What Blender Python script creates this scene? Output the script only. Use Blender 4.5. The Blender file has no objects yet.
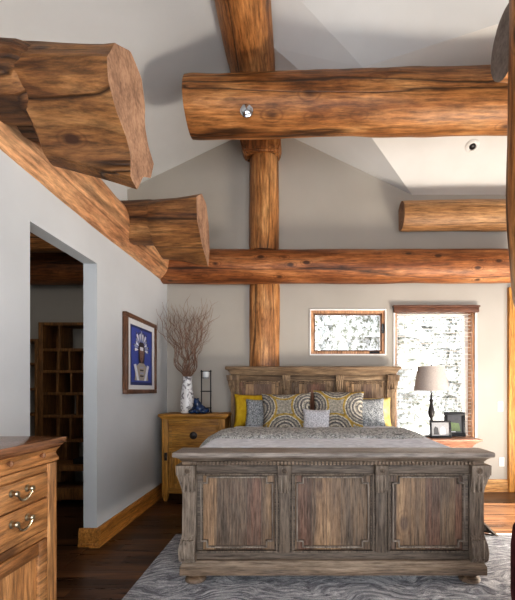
import bpy, bmesh, math, random
from mathutils import Vector, Matrix, noise
PI = math.pi
RND = random.Random(11)
SC = bpy.context.scene
COL = SC.collection
CAM_Z = 1.276

# ------------------------------------------------------------------ materials
def new_mat(name):
    m = bpy.data.materials.new(name); m.use_nodes = True
    nt = m.node_tree
    return m, nt, nt.nodes['Principled BSDF']

def nd(nt, typ, ins=None, **props):
    n = nt.nodes.new(typ)
    for k, v in props.items(): setattr(n, k, v)
    for k, v in (ins or {}).items():
        if hasattr(v, 'is_output'): nt.links.new(v, n.inputs[k])
        else: n.inputs[k].default_value = v
    return n

def mth(nt, op, a, b=0.0, c=0.0):
    return nd(nt, 'ShaderNodeMath', {0: a, 1: b, 2: c}, operation=op).outputs[0]

def ramp(nt, fac, stops, interp='LINEAR'):
    r = nd(nt, 'ShaderNodeValToRGB', {0: fac})
    cr = r.color_ramp; cr.interpolation = interp
    while len(cr.elements) < len(stops): cr.elements.new(1.0)
    for e, (p, c) in zip(cr.elements, stops):
        e.position = p; e.color = (c[0], c[1], c[2], 1) if not isinstance(c, float) else (c, c, c, 1)
    return r.outputs[0]

def mix(nt, fac, a, b, blend='MIX'):
    n = nd(nt, 'ShaderNodeMix', data_type='RGBA', blend_type=blend)
    for i, v in ((0, fac), (6, a), (7, b)):
        if hasattr(v, 'is_output'): nt.links.new(v, n.inputs[i])
        elif isinstance(v, (int, float)): n.inputs[i].default_value = v
        else: n.inputs[i].default_value = (v[0], v[1], v[2], 1)
    return n.outputs[2]

def mapr(nt, v, a, b, c, d):
    return nd(nt, 'ShaderNodeMapRange', {0: v, 1: a, 2: b, 3: c, 4: d}).outputs[0]

def obj_coords(nt, rnd=True):
    tc = nd(nt, 'ShaderNodeTexCoord').outputs['Object']
    if not rnd: return tc
    oi = nd(nt, 'ShaderNodeObjectInfo').outputs['Random']
    off = nd(nt, 'ShaderNodeVectorMath', {0: (31.7, 17.3, 43.1), 'Scale': oi}, operation='SCALE').outputs[0]
    return nd(nt, 'ShaderNodeVectorMath', {0: tc, 1: off}, operation='ADD').outputs[0]

def link_bsdf(nt, b, col, rough=0.5, bump=None, bstr=0.3, bdist=0.01, metal=0.0, spec=0.5):
    if hasattr(col, 'is_output'): nt.links.new(col, b.inputs['Base Color'])
    else: b.inputs['Base Color'].default_value = (col[0], col[1], col[2], 1)
    if hasattr(rough, 'is_output'): nt.links.new(rough, b.inputs['Roughness'])
    else: b.inputs['Roughness'].default_value = rough
    b.inputs['Metallic'].default_value = metal
    b.inputs['Specular IOR Level'].default_value = spec
    if bump is not None:
        bn = nd(nt, 'ShaderNodeBump', {'Strength': bstr, 'Distance': bdist, 'Height': bump})
        nt.links.new(bn.outputs[0], b.inputs['Normal'])

def wood(name, axis, cols, sc=7.0, stretch=0.1, plank=None, alts=None, crack=0.0, knot=0.0, knot_scale=2.2,
         rough=0.5, bstr=0.35, worn=None, spec=0.4, gap=0.04):
    m, nt, b = new_mat(name)
    co = obj_coords(nt)
    s = [sc, sc, sc]; s[axis] = sc * stretch
    v = nd(nt, 'ShaderNodeMapping', {0: co, 3: s}).outputs[0]
    sep = None
    pv = None
    if plank:
        sep = nd(nt, 'ShaderNodeSeparateXYZ', {0: co}).outputs[plank[0]]
        q = mth(nt, 'DIVIDE', sep, plank[1])
        pi_ = mth(nt, 'FLOOR', q)
        wn = nd(nt, 'ShaderNodeTexWhiteNoise', {1: pi_}, noise_dimensions='1D')
        pv = wn.outputs[0]
        sh = nd(nt, 'ShaderNodeVectorMath', {0: wn.outputs[1], 'Scale': 9.0}, operation='SCALE').outputs[0]
        v = nd(nt, 'ShaderNodeVectorMath', {0: v, 1: sh}, operation='ADD').outputs[0]
    n1 = nd(nt, 'ShaderNodeTexNoise', {'Vector': v, 'Scale': 1.0, 'Detail': 7.0, 'Roughness': 0.62, 'Distortion': 0.7}).outputs[0]
    n2 = nd(nt, 'ShaderNodeTexNoise', {'Vector': v, 'Scale': 8.0, 'Detail': 6.0, 'Roughness': 0.72}).outputs[0]
    n4 = nd(nt, 'ShaderNodeTexNoise', {'Vector': co, 'Scale': 2.4, 'Detail': 5.0, 'Roughness': .6}).outputs[0]
    col = ramp(nt, mth(nt, 'ADD', mth(nt, 'MULTIPLY', n1, .72), mth(nt, 'MULTIPLY', n4, .28)), cols)
    streak = mapr(nt, n2, 0.36, 0.64, 0.38, 1.5)
    sv = nd(nt, 'ShaderNodeCombineXYZ', {0: streak, 1: streak, 2: streak}).outputs[0]
    col = mix(nt, 0.85, col, sv, 'MULTIPLY')
    if plank:
        if alts:
            pc = ramp(nt, pv, alts, 'CONSTANT')
            col = mix(nt, 1.0, col, pc, 'MULTIPLY')
        fr = mth(nt, 'FRACT', q)
        e = mth(nt, 'MINIMUM', fr, mth(nt, 'SUBTRACT', 1.0, fr))
        gp = mapr(nt, e, 0.0, gap, 0.75, 0.0)
        col = mix(nt, gp, col, (0.012, 0.008, 0.006))
    h = n2
    if crack > 0:
        s2 = [sc * .55] * 3; s2[axis] = sc * .022
        v2 = nd(nt, 'ShaderNodeMapping', {0: co, 3: s2}).outputs[0]
        n3 = nd(nt, 'ShaderNodeTexNoise', {'Vector': v2, 'Scale': 1.0, 'Detail': 3.0, 'Roughness': 0.5, 'Distortion': 0.15}).outputs[0]
        d = mth(nt, 'ABSOLUTE', mth(nt, 'SUBTRACT', n3, 0.47))
        cf = mapr(nt, d, 0.0, 0.016, crack, 0.0)
        col = mix(nt, cf, col, (0.022, 0.010, 0.005))
        h = mth(nt, 'SUBTRACT', h, mth(nt, 'MULTIPLY', cf, 1.2))
    if knot > 0:
        s3 = [knot_scale] * 3; s3[axis] = knot_scale * .55
        v3 = nd(nt, 'ShaderNodeMapping', {0: co, 3: s3}).outputs[0]
        vo = nd(nt, 'ShaderNodeTexVoronoi', {'Vector': v3, 'Scale': 1.0, 'Randomness': 1.0}).outputs[0]
        dn = mth(nt, 'ADD', vo, mth(nt, 'MULTIPLY', n2, 0.04))
        kf = mapr(nt, dn, 0.11, 0.19, knot, 0.0)
        ring_ = mapr(nt, mth(nt, 'ABSOLUTE', mth(nt, 'SUBTRACT', dn, .235)), 0.0, .03, .45 * knot, 0.0)
        col = mix(nt, ring_, col, (0.09, 0.03, 0.01))
        col = mix(nt, kf, col, (0.05, 0.018, 0.007))
    if worn:
        gp_ = nd(nt, 'ShaderNodeNewGeometry').outputs['Pointiness']
        wf = mapr(nt, gp_, 0.515, 0.62, 0.0, 0.7)
        wf = mth(nt, 'MULTIPLY', wf, mapr(nt, n2, 0.35, 0.65, 0.2, 1.0))
        col = mix(nt, wf, col, worn)
    link_bsdf(nt, b, col, rough, h, bstr, 0.012, spec=spec)
    return m

def plain(name, col, rough=0.5, metal=0.0, nscale=0, namt=0.15, bstr=0.1, spec=0.5):
    m, nt, b = new_mat(name)
    c = col; bump = None
    if nscale:
        co = obj_coords(nt)
        n = nd(nt, 'ShaderNodeTexNoise', {'Vector': co, 'Scale': nscale, 'Detail': 4.0}).outputs[0]
        f = mapr(nt, n, 0.3, 0.7, 1 - namt, 1 + namt)
        fv = nd(nt, 'ShaderNodeCombineXYZ', {0: f, 1: f, 2: f}).outputs[0]
        c = mix(nt, 1.0, col, fv, 'MULTIPLY'); bump = n
    link_bsdf(nt, b, c, rough, bump, bstr, 0.004, metal, spec)
    return m

M = {}
LOGC = [(0.30, (0.070, 0.024, 0.008)), (0.42, (0.215, 0.082, 0.024)), (0.54, (0.40, 0.180, 0.062)), (0.70, (0.64, 0.36, 0.155))]
LOGD = [(0.30, (0.026, 0.010, 0.005)), (0.42, (0.105, 0.042, 0.015)), (0.54, (0.25, 0.115, 0.040)), (0.70, (0.46, 0.25, 0.105))]
LOGR = [(0.30, (0.055, 0.016, 0.006)), (0.42, (0.175, 0.058, 0.018)), (0.54, (0.33, 0.125, 0.042)), (0.70, (0.56, 0.27, 0.11))]
LOG_LIT = [(0.28, (0.22, 0.10, 0.045)), (0.42, (0.44, 0.21, 0.10)), (0.55, (0.64, 0.36, 0.185)), (0.72, (0.78, 0.51, 0.31))]  # light falling on the left wall log, put into its colour
for i, a in enumerate('xyz'):
    M['log_' + a] = wood('peeled log ' + a, i, LOGC, 5.0, 0.10, crack=.9, knot=.9, knot_scale=3.6, rough=.42)
M['log_dark'] = wood('dark log', 0, LOGD, 5.0, 0.12, crack=.9, knot=.95, knot_scale=5.0, rough=.5, bstr=.7)
M['log_red'] = wood('reddish log', 0, LOGR, 6.0, 0.10, crack=.85, knot=.95, knot_scale=5.5, rough=.45)
M['log_lit'] = wood('light-paled log', 1, LOG_LIT, 4.0, 0.12, crack=.5, knot=.7, knot_scale=2.0, rough=.5)
M['log_mid'] = wood('buff log', 0, [(0.3, (0.20, 0.09, 0.035)), (0.5, (0.36, 0.19, 0.08)), (0.7, (0.52, 0.31, 0.15))], 5.0, 0.1, crack=.7, knot=.8, rough=.5)

def endgrain(name, c0, c1):
    m, nt, b = new_mat(name)
    co = obj_coords(nt)
    n = nd(nt, 'ShaderNodeTexNoise', {'Vector': co, 'Scale': 7.0, 'Detail': 8.0, 'Roughness': .7}).outputs[0]
    n2 = nd(nt, 'ShaderNodeTexNoise', {'Vector': co, 'Scale': 45.0, 'Detail': 3.0}).outputs[0]
    f = mth(nt, 'ADD', mth(nt, 'MULTIPLY', n, .7), mth(nt, 'MULTIPLY', n2, .3))
    col = ramp(nt, f, [(.34, c0), (.62, c1)])
    link_bsdf(nt, b, col, .8, n2, .4, .01)
    return m
M['end'] = endgrain('sawn log end', (0.13, 0.065, 0.038), (0.44, 0.265, 0.165))
M['end_grey'] = endgrain('grey log end', (0.13, 0.11, 0.10), (0.30, 0.26, 0.235))

BEDC = [(0.33, (0.014, 0.008, 0.005)), (0.44, (0.072, 0.043, 0.025)), (0.56, (0.165, 0.106, 0.062)), (0.72, (0.33, 0.245, 0.165))]
BALT = [(0.0, (1.0, .92, .82)), (0.2, (.48, .34, .33)), (0.4, (1.5, 1.32, 1.03)), (0.55, (.80, .44, .38)), (0.7, (.58, .53, .53)), (0.84, (1.75, 1.55, 1.25))]
WORN = (0.36, 0.30, 0.24)
M['bed_panel'] = wood('weathered plank panel', 2, BEDC, 13.0, 0.08, plank=(0, .098), alts=BALT, crack=.6, knot=.9, knot_scale=4.5, rough=.62, worn=WORN)
BEDH = [(0.30, (0.045, 0.026, 0.015)), (0.43, (0.155, 0.098, 0.055)), (0.56, (0.30, 0.205, 0.12)), (0.72, (0.46, 0.35, 0.23))]
M['head_panel'] = wood('weathered headboard plank', 2, BEDH, 13.0, 0.08, plank=(0, .105), alts=BALT, crack=.6, knot=.9, knot_scale=4.5, rough=.62, worn=WORN)
M['bed_frame'] = wood('weathered dark frame', 0, [(0.3, (0.012, 0.008, 0.006)), (0.5, (0.050, 0.033, 0.023)), (0.72, (0.15, 0.11, 0.08))], 10.0, 0.08, crack=.5, rough=.6, worn=WORN)
M['bed_edge'] = wood('rubbed highlit moulding', 2, [(0.28, (0.10, 0.075, 0.058)), (0.5, (0.22, 0.18, 0.145)), (0.75, (0.38, 0.33, 0.28))], 10.0, 0.09, rough=.6)  # rubbed wood, lightened further to paint in the moulding's highlight
M['head_v'] = wood('headboard upright', 2, BEDH, 10.0, 0.09, crack=.5, rough=.6)
M['head_h'] = wood('headboard rail', 0, BEDH, 10.0, 0.08, crack=.5, rough=.6)
M['bed_v'] = wood('weathered wood upright', 2, [(p, (c[0]*.55, c[1]*.58, c[2]*.64)) for p, c in BEDC], 10.0, 0.09, crack=.6, rough=.62, worn=WORN)
M['bed_h'] = wood('weathered wood rail', 0, BEDC, 10.0, 0.08, crack=.6, knot=.5, knot_scale=4.0, rough=.58, worn=WORN)
M['bed_top'] = wood('weathered wood cap', 0, [(0.28, (0.10, 0.080, 0.066)), (0.5, (0.20, 0.165, 0.14)), (0.75, (0.36, 0.30, 0.255))], 10.0, 0.08, crack=.5, rough=.4, worn=(0.4, 0.36, 0.32))
M['bed_shade'] = wood('shade-dark weathered recess', 0, [(0.3, (0.018, 0.014, 0.012)), (0.7, (0.085, 0.065, 0.052))], 10.0, 0.1, rough=.7)  # recess shade put into the colour, darker than the other bed wood
PINE = [(0.28, (0.17, 0.065, 0.020)), (0.43, (0.32, 0.145, 0.050)), (0.58, (0.45, 0.225, 0.088)), (0.75, (0.58, 0.33, 0.15))]
M['dres_y'] = wood('dresser pine rail', 1, PINE, 7.0, 0.10, crack=.4, knot=.7, knot_scale=3.0, rough=.42)
M['dres_z'] = wood('dresser pine upright', 2, PINE, 7.0, 0.10, crack=.4, knot=.85, knot_scale=3.5, rough=.42)
M['dres_top'] = wood('dresser polished top', 1, [(0.3, (0.12, 0.05, 0.022)), (0.5, (0.22, 0.10, 0.05)), (0.7, (0.34, 0.18, 0.10))], 6.0, 0.08, rough=.16, bstr=.06, spec=.6)
YPINE = [(0.28, (0.21, 0.090, 0.014)), (0.45, (0.36, 0.175, 0.032)), (0.58, (0.47, 0.25, 0.055)), (0.75, (0.58, 0.34, 0.09))]
M['cab_x'] = wood('honey cabinet rail', 0, YPINE, 8.0, 0.1, crack=.3, knot=.6, rough=.5)
M['cab_z'] = wood('honey cabinet upright', 2, YPINE, 8.0, 0.1, crack=.3, knot=.6, rough=.5)
M['dark_hw'] = plain('dark iron hardware', (0.035, 0.028, 0.025), .45, .6, 30, .3)
M['oak_y'] = wood('oak baseboard y', 1, [(0.28, (0.22, 0.088, 0.016)), (0.5, (0.37, 0.165, 0.037)), (0.75, (0.50, 0.25, 0.07))], 9.0, 0.07, crack=0, rough=.4)
M['oak_x'] = wood('oak baseboard x', 0, [(0.28, (0.30, 0.14, 0.045)), (0.5, (0.47, 0.245, 0.085)), (0.75, (0.60, 0.35, 0.14))], 9.0, 0.07, crack=.2, rough=.4)
M['oak_z'] = wood('oak casing', 2, [(0.28, (0.32, 0.13, 0.025)), (0.5, (0.52, 0.24, 0.05)), (0.75, (0.66, 0.36, 0.11))], 9.0, 0.07, crack=.2, rough=.4)
M['pink_x'] = wood('pinkish nightstand wood', 0, [(0.28, (0.24, 0.115, 0.075)), (0.5, (0.40, 0.21, 0.14)), (0.75, (0.54, 0.32, 0.23))], 8.0, 0.1, crack=.2, rough=.4)
M['shelf_x'] = wood('bookshelf wood', 2, [(0.28, (0.10, 0.04, 0.012)), (0.5, (0.20, 0.09, 0.028)), (0.75, (0.30, 0.15, 0.05))], 8.0, 0.1, rough=.5)
M['frame_w'] = wood('picture frame wood', 2, [(0.28, (0.05, 0.022, 0.012)), (0.5, (0.13, 0.06, 0.032)), (0.75, (0.24, 0.12, 0.07))], 12.0, 0.1, rough=.35)
M['blind_w'] = wood('blind valance wood', 0, [(0.28, (0.06, 0.022, 0.012)), (0.5, (0.13, 0.055, 0.03)), (0.75, (0.2, 0.09, 0.055))], 12.0, 0.1, rough=.4)
M['jamb_w'] = wood('window jamb wood', 2, [(0.28, (0.35, 0.17, 0.085)), (0.5, (0.52, 0.28, 0.15)), (0.75, (0.65, 0.40, 0.24))], 10.0, 0.08, rough=.4)

def paint(name, col):
    m, nt, b = new_mat(name)
    co = obj_coords(nt, False)
    n = nd(nt, 'ShaderNodeTexNoise', {'Vector': co, 'Scale': 1.3, 'Detail': 5.0}).outputs[0]
    n2 = nd(nt, 'ShaderNodeTexNoise', {'Vector': co, 'Scale': 60.0, 'Detail': 3.0}).outputs[0]
    f = mapr(nt, n, 0.3, 0.7, .94, 1.06)
    fv = nd(nt, 'ShaderNodeCombineXYZ', {0: f, 1: f, 2: f}).outputs[0]
    link_bsdf(nt, b, mix(nt, 1.0, col, fv, 'MULTIPLY'), .85, n2, .12, .004, spec=.25)
    return m
M['wall'] = paint('greige wall paint', (0.42, 0.39, 0.345))
M['wall_l'] = paint('cool-lit wall paint', (0.53, 0.545, 0.555))  # same wall paint, with bluish light on the left wall tinted in
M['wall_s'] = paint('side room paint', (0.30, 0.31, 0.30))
M['ceil'] = paint('ceiling paint', (0.60, 0.60, 0.59))
M['ceil_lit'] = paint('lit ceiling paint', (0.72, 0.70, 0.66))  # ceiling paint made paler, standing in for light on the dormer slope
M['white'] = plain('white plastic', (0.78, 0.76, 0.72), .4)
M['white_trim'] = plain('white trim', (0.85, 0.83, 0.80), .45)
M['black'] = plain('black metal', (0.012, 0.012, 0.014), .4, .3)
M['chrome'] = plain('polished steel', (0.62, 0.66, 0.72), .18, 1.0)
M['pewter'] = plain('antique brass handle', (0.42, 0.37, 0.27), .28, 1.0)

# floor
def floor_mat():
    m, nt, b = new_mat('dark hardwood planks')
    co = obj_coords(nt, False)
    sp = nd(nt, 'ShaderNodeSeparateXYZ', {0: co})
    q = mth(nt, 'DIVIDE', sp.outputs[1], .125)
    row = mth(nt, 'FLOOR', q)
    wn = nd(nt, 'ShaderNodeTexWhiteNoise', {1: row}, noise_dimensions='1D')
    xo = mth(nt, 'ADD', mth(nt, 'DIVIDE', sp.outputs[0], 1.4), mth(nt, 'MULTIPLY', wn.outputs[0], 7.0))
    pid = mth(nt, 'ADD', mth(nt, 'FLOOR', xo), mth(nt, 'MULTIPLY', row, 13.7))
    w2 = nd(nt, 'ShaderNodeTexWhiteNoise', {1: pid}, noise_dimensions='1D')
    v = nd(nt, 'ShaderNodeMapping', {0: co, 3: (.9, 11.0, 1.0)}).outputs[0]
    sh = nd(nt, 'ShaderNodeVectorMath', {0: w2.outputs[1], 'Scale': 9.0}, operation='SCALE').outputs[0]
    v = nd(nt, 'ShaderNodeVectorMath', {0: v, 1: sh}, operation='ADD').outputs[0]
    n = nd(nt, 'ShaderNodeTexNoise', {'Vector': v, 'Scale': 1.6, 'Detail': 7.0, 'Roughness': .65, 'Distortion': .6}).outputs[0]
    col = ramp(nt, n, [(.3, (0.020, 0.009, 0.0045)), (.5, (0.066, 0.029, 0.013)), (.72, (0.16, 0.078, 0.034))])
    t = mapr(nt, w2.outputs[0], 0, 1, .6, 1.5)
    tv = nd(nt, 'ShaderNodeCombineXYZ', {0: t, 1: t, 2: t}).outputs[0]
    col = mix(nt, 1.0, col, tv, 'MULTIPLY')
    fr = mth(nt, 'FRACT', q); e = mth(nt, 'MINIMUM', fr, mth(nt, 'SUBTRACT', 1.0, fr))
    g = mapr(nt, e, 0, .03, .8, 0)
    fx = mth(nt, 'FRACT', xo); ex = mth(nt, 'MINIMUM', fx, mth(nt, 'SUBTRACT', 1.0, fx))
    g = mth(nt, 'MAXIMUM', g, mapr(nt, ex, 0, .004, .8, 0))
    col = mix(nt, g, col, (0.006, 0.003, 0.002))
    r = mapr(nt, n, .3, .7, .22, .42)
    link_bsdf(nt, b, col, r, mth(nt, 'SUBTRACT', n, g), .25, .006, spec=.45)
    return m
M['floor'] = floor_mat()

def rug_mat():
    m, nt, b = new_mat('grey blue feathered rug pile')
    co = obj_coords(nt, False)
    w = nd(nt, 'ShaderNodeTexNoise', {'Vector': co, 'Scale': 1.7, 'Detail': 2.0}).outputs[1]
    wv = nd(nt, 'ShaderNodeVectorMath', {0: w, 'Scale': .55}, operation='SCALE').outputs[0]
    v = nd(nt, 'ShaderNodeVectorMath', {0: co, 1: wv}, operation='ADD').outputs[0]
    v = nd(nt, 'ShaderNodeMapping', {0: v, 2: (0, 0, .9), 3: (5.0, 24.0, 1.0)}).outputs[0]
    n = nd(nt, 'ShaderNodeTexNoise', {'Vector': v, 'Scale': 1.9, 'Detail': 7.0, 'Roughness': .75, 'Distortion': .5}).outputs[0]
    col = ramp(nt, n, [(.33, (0.10, 0.10, 0.115)), (.45, (0.26, 0.265, 0.29)), (.53, (0.46, 0.465, 0.49)), (.64, (0.74, 0.74, 0.75))])
    f = nd(nt, 'ShaderNodeTexNoise', {'Vector': co, 'Scale': 160.0, 'Detail': 2.0}).outputs[0]
    fm = mapr(nt, f, .3, .7, .7, 1.25); fv = nd(nt, 'ShaderNodeCombineXYZ', {0: fm, 1: fm, 2: fm}).outputs[0]
    col = mix(nt, 1.0, col, fv, 'MULTIPLY')
    link_bsdf(nt, b, col, .95, mth(nt, 'ADD', n, mth(nt, 'MULTIPLY', f, .4)), .8, .02, spec=.1)
    return m
M['rug'] = rug_mat()

def cloth(name, stops, scale=30.0, dist=0.0, kind='noise', bstr=.3):
    m, nt, b = new_mat(name)
    co = obj_coords(nt)
    if kind == 'voronoi':
        f = nd(nt, 'ShaderNodeTexVoronoi', {'Vector': co, 'Scale': scale}).outputs[0]
    elif kind == 'wave':
        f = nd(nt, 'ShaderNodeTexWave', {'Vector': co, 'Scale': scale, 'Distortion': 9.0, 'Detail': 3.0, 'Detail Scale': 1.5}, bands_direction='DIAGONAL').outputs[1]
    else:
        f = nd(nt, 'ShaderNodeTexNoise', {'Vector': co, 'Scale': scale, 'Detail': 3.0, 'Distortion': dist}).outputs[0]
    n2 = nd(nt, 'ShaderNodeTexNoise', {'Vector': co, 'Scale': 260.0, 'Detail': 1.0}).outputs[0]
    col = ramp(nt, f, stops)
    link_bsdf(nt, b, col, .9, mth(nt, 'ADD', f, n2), bstr, .004, spec=.15)
    return m
M['duvet'] = cloth('pale grey coverlet', [(.35, (0.60, 0.63, 0.69)), (.65, (0.77, 0.80, 0.86))], 14.0, 1.0)
M['fold'] = cloth('grey quilted weave', [(.32, (0.13, 0.13, 0.13)), (.48, (0.32, 0.325, 0.32)), (.66, (0.62, 0.62, 0.60))], 38.0, 1.8, bstr=.8)
M['paisley'] = cloth('grey paisley cloth', [(.36, (0.10, 0.105, 0.11)), (.46, (0.21, 0.225, 0.24)), (.54, (0.38, 0.40, 0.41)), (.7, (0.55, 0.56, 0.55))], 42.0, 2.5)
M['greydot'] = cloth('pale grey woven cloth', [(.2, (0.34, 0.35, 0.38)), (.7, (0.62, 0.62, 0.65))], 70.0, kind='voronoi')
M['yellow'] = cloth('mustard yellow cloth', [(.3, (0.42, 0.25, 0.012)), (.6, (0.60, 0.41, 0.03)), (.8, (0.70, 0.55, 0.12))], 9.0, 1.0)
M['yellow_pale'] = cloth('pale yellow cloth', [(.3, (0.62, 0.47, 0.14)), (.6, (0.80, 0.66, 0.28)), (.8, (0.8, 0.74, 0.5))], 9.0, 1.0)
M['taupe'] = cloth('taupe bed skirt cloth', [(.3, (0.13, 0.11, 0.095)), (.7, (0.30, 0.265, 0.225))], 9.0, 1.0)
M['dred'] = cloth('dark red upholstery', [(.3, (0.045, 0.012, 0.014)), (.7, (0.13, 0.035, 0.038))], 16.0, 1.0)

def medallion():
    m, nt, b = new_mat('medallion print cloth')
    tc = nd(nt, 'ShaderNodeTexCoord').outputs['Object']
    sp = nd(nt, 'ShaderNodeSeparateXYZ', {0: tc})
    T = .285
    def dist(ox, oz):
        x = mth(nt, 'PINGPONG', mth(nt, 'ADD', sp.outputs[0], ox + 5.0 * T * 2), T)
        z = mth(nt, 'PINGPONG', mth(nt, 'ADD', sp.outputs[2], oz + 5.0 * T * 2), T)
        return mth(nt, 'SQRT', mth(nt, 'ADD', mth(nt, 'MULTIPLY', x, x), mth(nt, 'MULTIPLY', z, z)))
    d1 = dist(0.03, 0.0); d2 = dist(0.03 + T, T)
    d = mth(nt, 'MINIMUM', d1, d2)
    n = nd(nt, 'ShaderNodeTexNoise', {'Vector': tc, 'Scale': 55.0, 'Detail': 2.0}).outputs[0]
    f = mth(nt, 'ADD', mth(nt, 'DIVIDE', d, .21), mth(nt, 'MULTIPLY', mth(nt, 'SUBTRACT', n, .5), .10))
    cr = (0.46, 0.43, 0.36); gy = (0.13, 0.125, 0.125); ye = (0.36, 0.25, 0.065); lg = (0.30, 0.28, 0.235)
    col = ramp(nt, f, [(0, gy), (.10, cr), (.20, gy), (.29, lg), (.36, cr), (.43, gy), (.53, cr), (.60, gy), (.68, lg), (.78, gy), (.84, cr), (.90, ye), (1.0, lg)], 'CONSTANT')
    sp2 = mapr(nt, n, .3, .7, .6, 1.4); fv = nd(nt, 'ShaderNodeCombineXYZ', {0: sp2, 1: sp2, 2: sp2}).outputs[0]
    col = mix(nt, 1.0, col, fv, 'MULTIPLY')
    link_bsdf(nt, b, col, .9, n, .3, .004, spec=.15)
    return m
M['medallion'] = medallion()

def vase_mat():
    m, nt, b = new_mat('white glaze with dark marks')
    co = obj_coords(nt)
    n = nd(nt, 'ShaderNodeTexNoise', {'Vector': co, 'Scale': 16.0, 'Detail': 2.0, 'Distortion': 1.5}).outputs[0]
    col = ramp(nt, n, [(.33, (0.12, 0.11, 0.12)), (.41, (0.40, 0.38, 0.38)), (.47, (0.74, 0.73, 0.72)), (1, (0.8, 0.79, 0.77))])
    link_bsdf(nt, b, col, .3)
    return m
M['vase'] = vase_mat()
M['twig'] = plain('dry curled twig bark', (0.20, 0.115, 0.078), .8, 0, 20, .4)
M['blue_cer'] = plain('blue glazed ceramic', (0.012, 0.034, 0.09), .15, 0, 25, .7)
M['shade'] = plain('linen lamp shade', (0.42, 0.37, 0.34), .9, 0, 90, .12, .3)
M['lamp_base'] = plain('dark bronze lamp base', (0.022, 0.018, 0.017), .35, .4)
M['mat_board'] = plain('white mat board', (0.60, 0.60, 0.60), .8)
M['glass_white'] = plain('frosted candle glass', (0.6, 0.62, 0.62), .2)
M['paper'] = plain('white paper', (0.6, 0.62, 0.66), .7)
for nme, c in (('art_blue', (0.045, 0.075, 0.33)), ('art_deep', (0.018, 0.028, 0.12)), ('art_white', (0.62, 0.64, 0.70)), ('art_grey', (0.30, 0.33, 0.44)),
               ('art_skin', (0.20, 0.12, 0.10)), ('art_dark', (0.03, 0.022, 0.03)), ('art_buff', (0.34, 0.31, 0.27)),
               ('photo_g', (0.30, 0.30, 0.31)), ('photo_l', (0.62, 0.63, 0.65)), ('photo_d', (0.05, 0.05, 0.055)), ('photo_gr', (0.12, 0.17, 0.07))):
    M[nme] = plain(nme.replace('_', ' '), c, .4, 0, 60, .12)

def glass_mat():
    m, nt, b = new_mat('window glass')
    nt.nodes.remove(b)
    out = nt.nodes['Material Output']
    tr = nd(nt, 'ShaderNodeBsdfTransparent', {0: (.97, .98, .98, 1)})
    gl = nd(nt, 'ShaderNodeBsdfGlossy', {'Roughness': .03})
    fr = nd(nt, 'ShaderNodeFresnel', {0: 1.4})
    mx = nd(nt, 'ShaderNodeMixShader', {0: fr.outputs[0], 1: tr.outputs[0], 2: gl.outputs[0]})
    nt.links.new(mx.outputs[0], out.inputs[0])
    return m
M['glass'] = glass_mat()

def snow_tree():
    m, nt, b = new_mat('snowy conifer needles')
    co = obj_coords(nt)
    n = nd(nt, 'ShaderNodeTexNoise', {'Vector': co, 'Scale': 9.0, 'Detail': 6.0, 'Roughness': .8}).outputs[0]
    col = ramp(nt, n, [(.38, (0.06, 0.065, 0.05)), (.46, (0.22, 0.22, 0.175)), (.525, (0.52, 0.53, 0.55)), (.7, (0.84, 0.84, 0.85))])
    link_bsdf(nt, b, col, .9)
    return m
M['stree'] = snow_tree()
M['bark'] = plain('grey tree bark', (0.14, 0.11, 0.09), .9, 0, 12, .4)
def snow():
    m, nt, b = new_mat('snow with scrub')
    co = obj_coords(nt, False)
    n = nd(nt, 'ShaderNodeTexNoise', {'Vector': co, 'Scale': 1.6, 'Detail': 8.0, 'Roughness': .8}).outputs[0]
    col = ramp(nt, n, [(.34, (0.20, 0.18, 0.12)), (.44, (0.70, 0.69, 0.66)), (.6, (0.86, 0.87, 0.90))])
    link_bsdf(nt, b, col, .9)
    return m
M['snow'] = snow()

# ------------------------------------------------------------------ mesh helpers
def BM(): return bmesh.new()

def box(bm, x0, x1, y0, y1, z0, z1, bev=0.0, mi=0):
    r = bmesh.ops.create_cube(bm, size=1.0)
    vs = r['verts']
    for v in vs:
        v.co = Vector((x0 + (x1 - x0) * (v.co.x + .5), y0 + (y1 - y0) * (v.co.y + .5), z0 + (z1 - z0) * (v.co.z + .5)))
    fs = set(f for v in vs for f in v.link_faces)
    for f in fs: f.material_index = mi
    if bev > 0:
        es = set(e for v in vs for e in v.link_edges)
        bmesh.ops.bevel(bm, geom=list(es), offset=bev, segments=2, affect='EDGES', profile=.5)

def loft_rect(bm, secs, mi=0):
    rings = []
    for z, x0, x1, y0, y1 in secs:
        rings.append([bm.verts.new(c) for c in ((x0, y0, z), (x1, y0, z), (x1, y1, z), (x0, y1, z))])
    for a, b in zip(rings, rings[1:]):
        for i in range(4):
            bm.faces.new((a[i], a[(i + 1) % 4], b[(i + 1) % 4], b[i])).material_index = mi
    bm.faces.new(rings[0][::-1]).material_index = mi; bm.faces.new(rings[-1]).material_index = mi

def prism(bm, pts, axis, a0, a1, mi=0, mi_end=None):
    def P(p, a):
        return {0: (a, p[0], p[1]), 1: (p[0], a, p[1]), 2: (p[0], p[1], a)}[axis]
    A = [bm.verts.new(P(p, a0)) for p in pts]; B = [bm.verts.new(P(p, a1)) for p in pts]
    n = len(pts)
    for i in range(n): bm.faces.new((A[i], A[(i + 1) % n], B[(i + 1) % n], B[i])).material_index = mi
    e = mi if mi_end is None else mi_end
    bm.faces.new(A[::-1]).material_index = e; bm.faces.new(B).material_index = e

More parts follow.
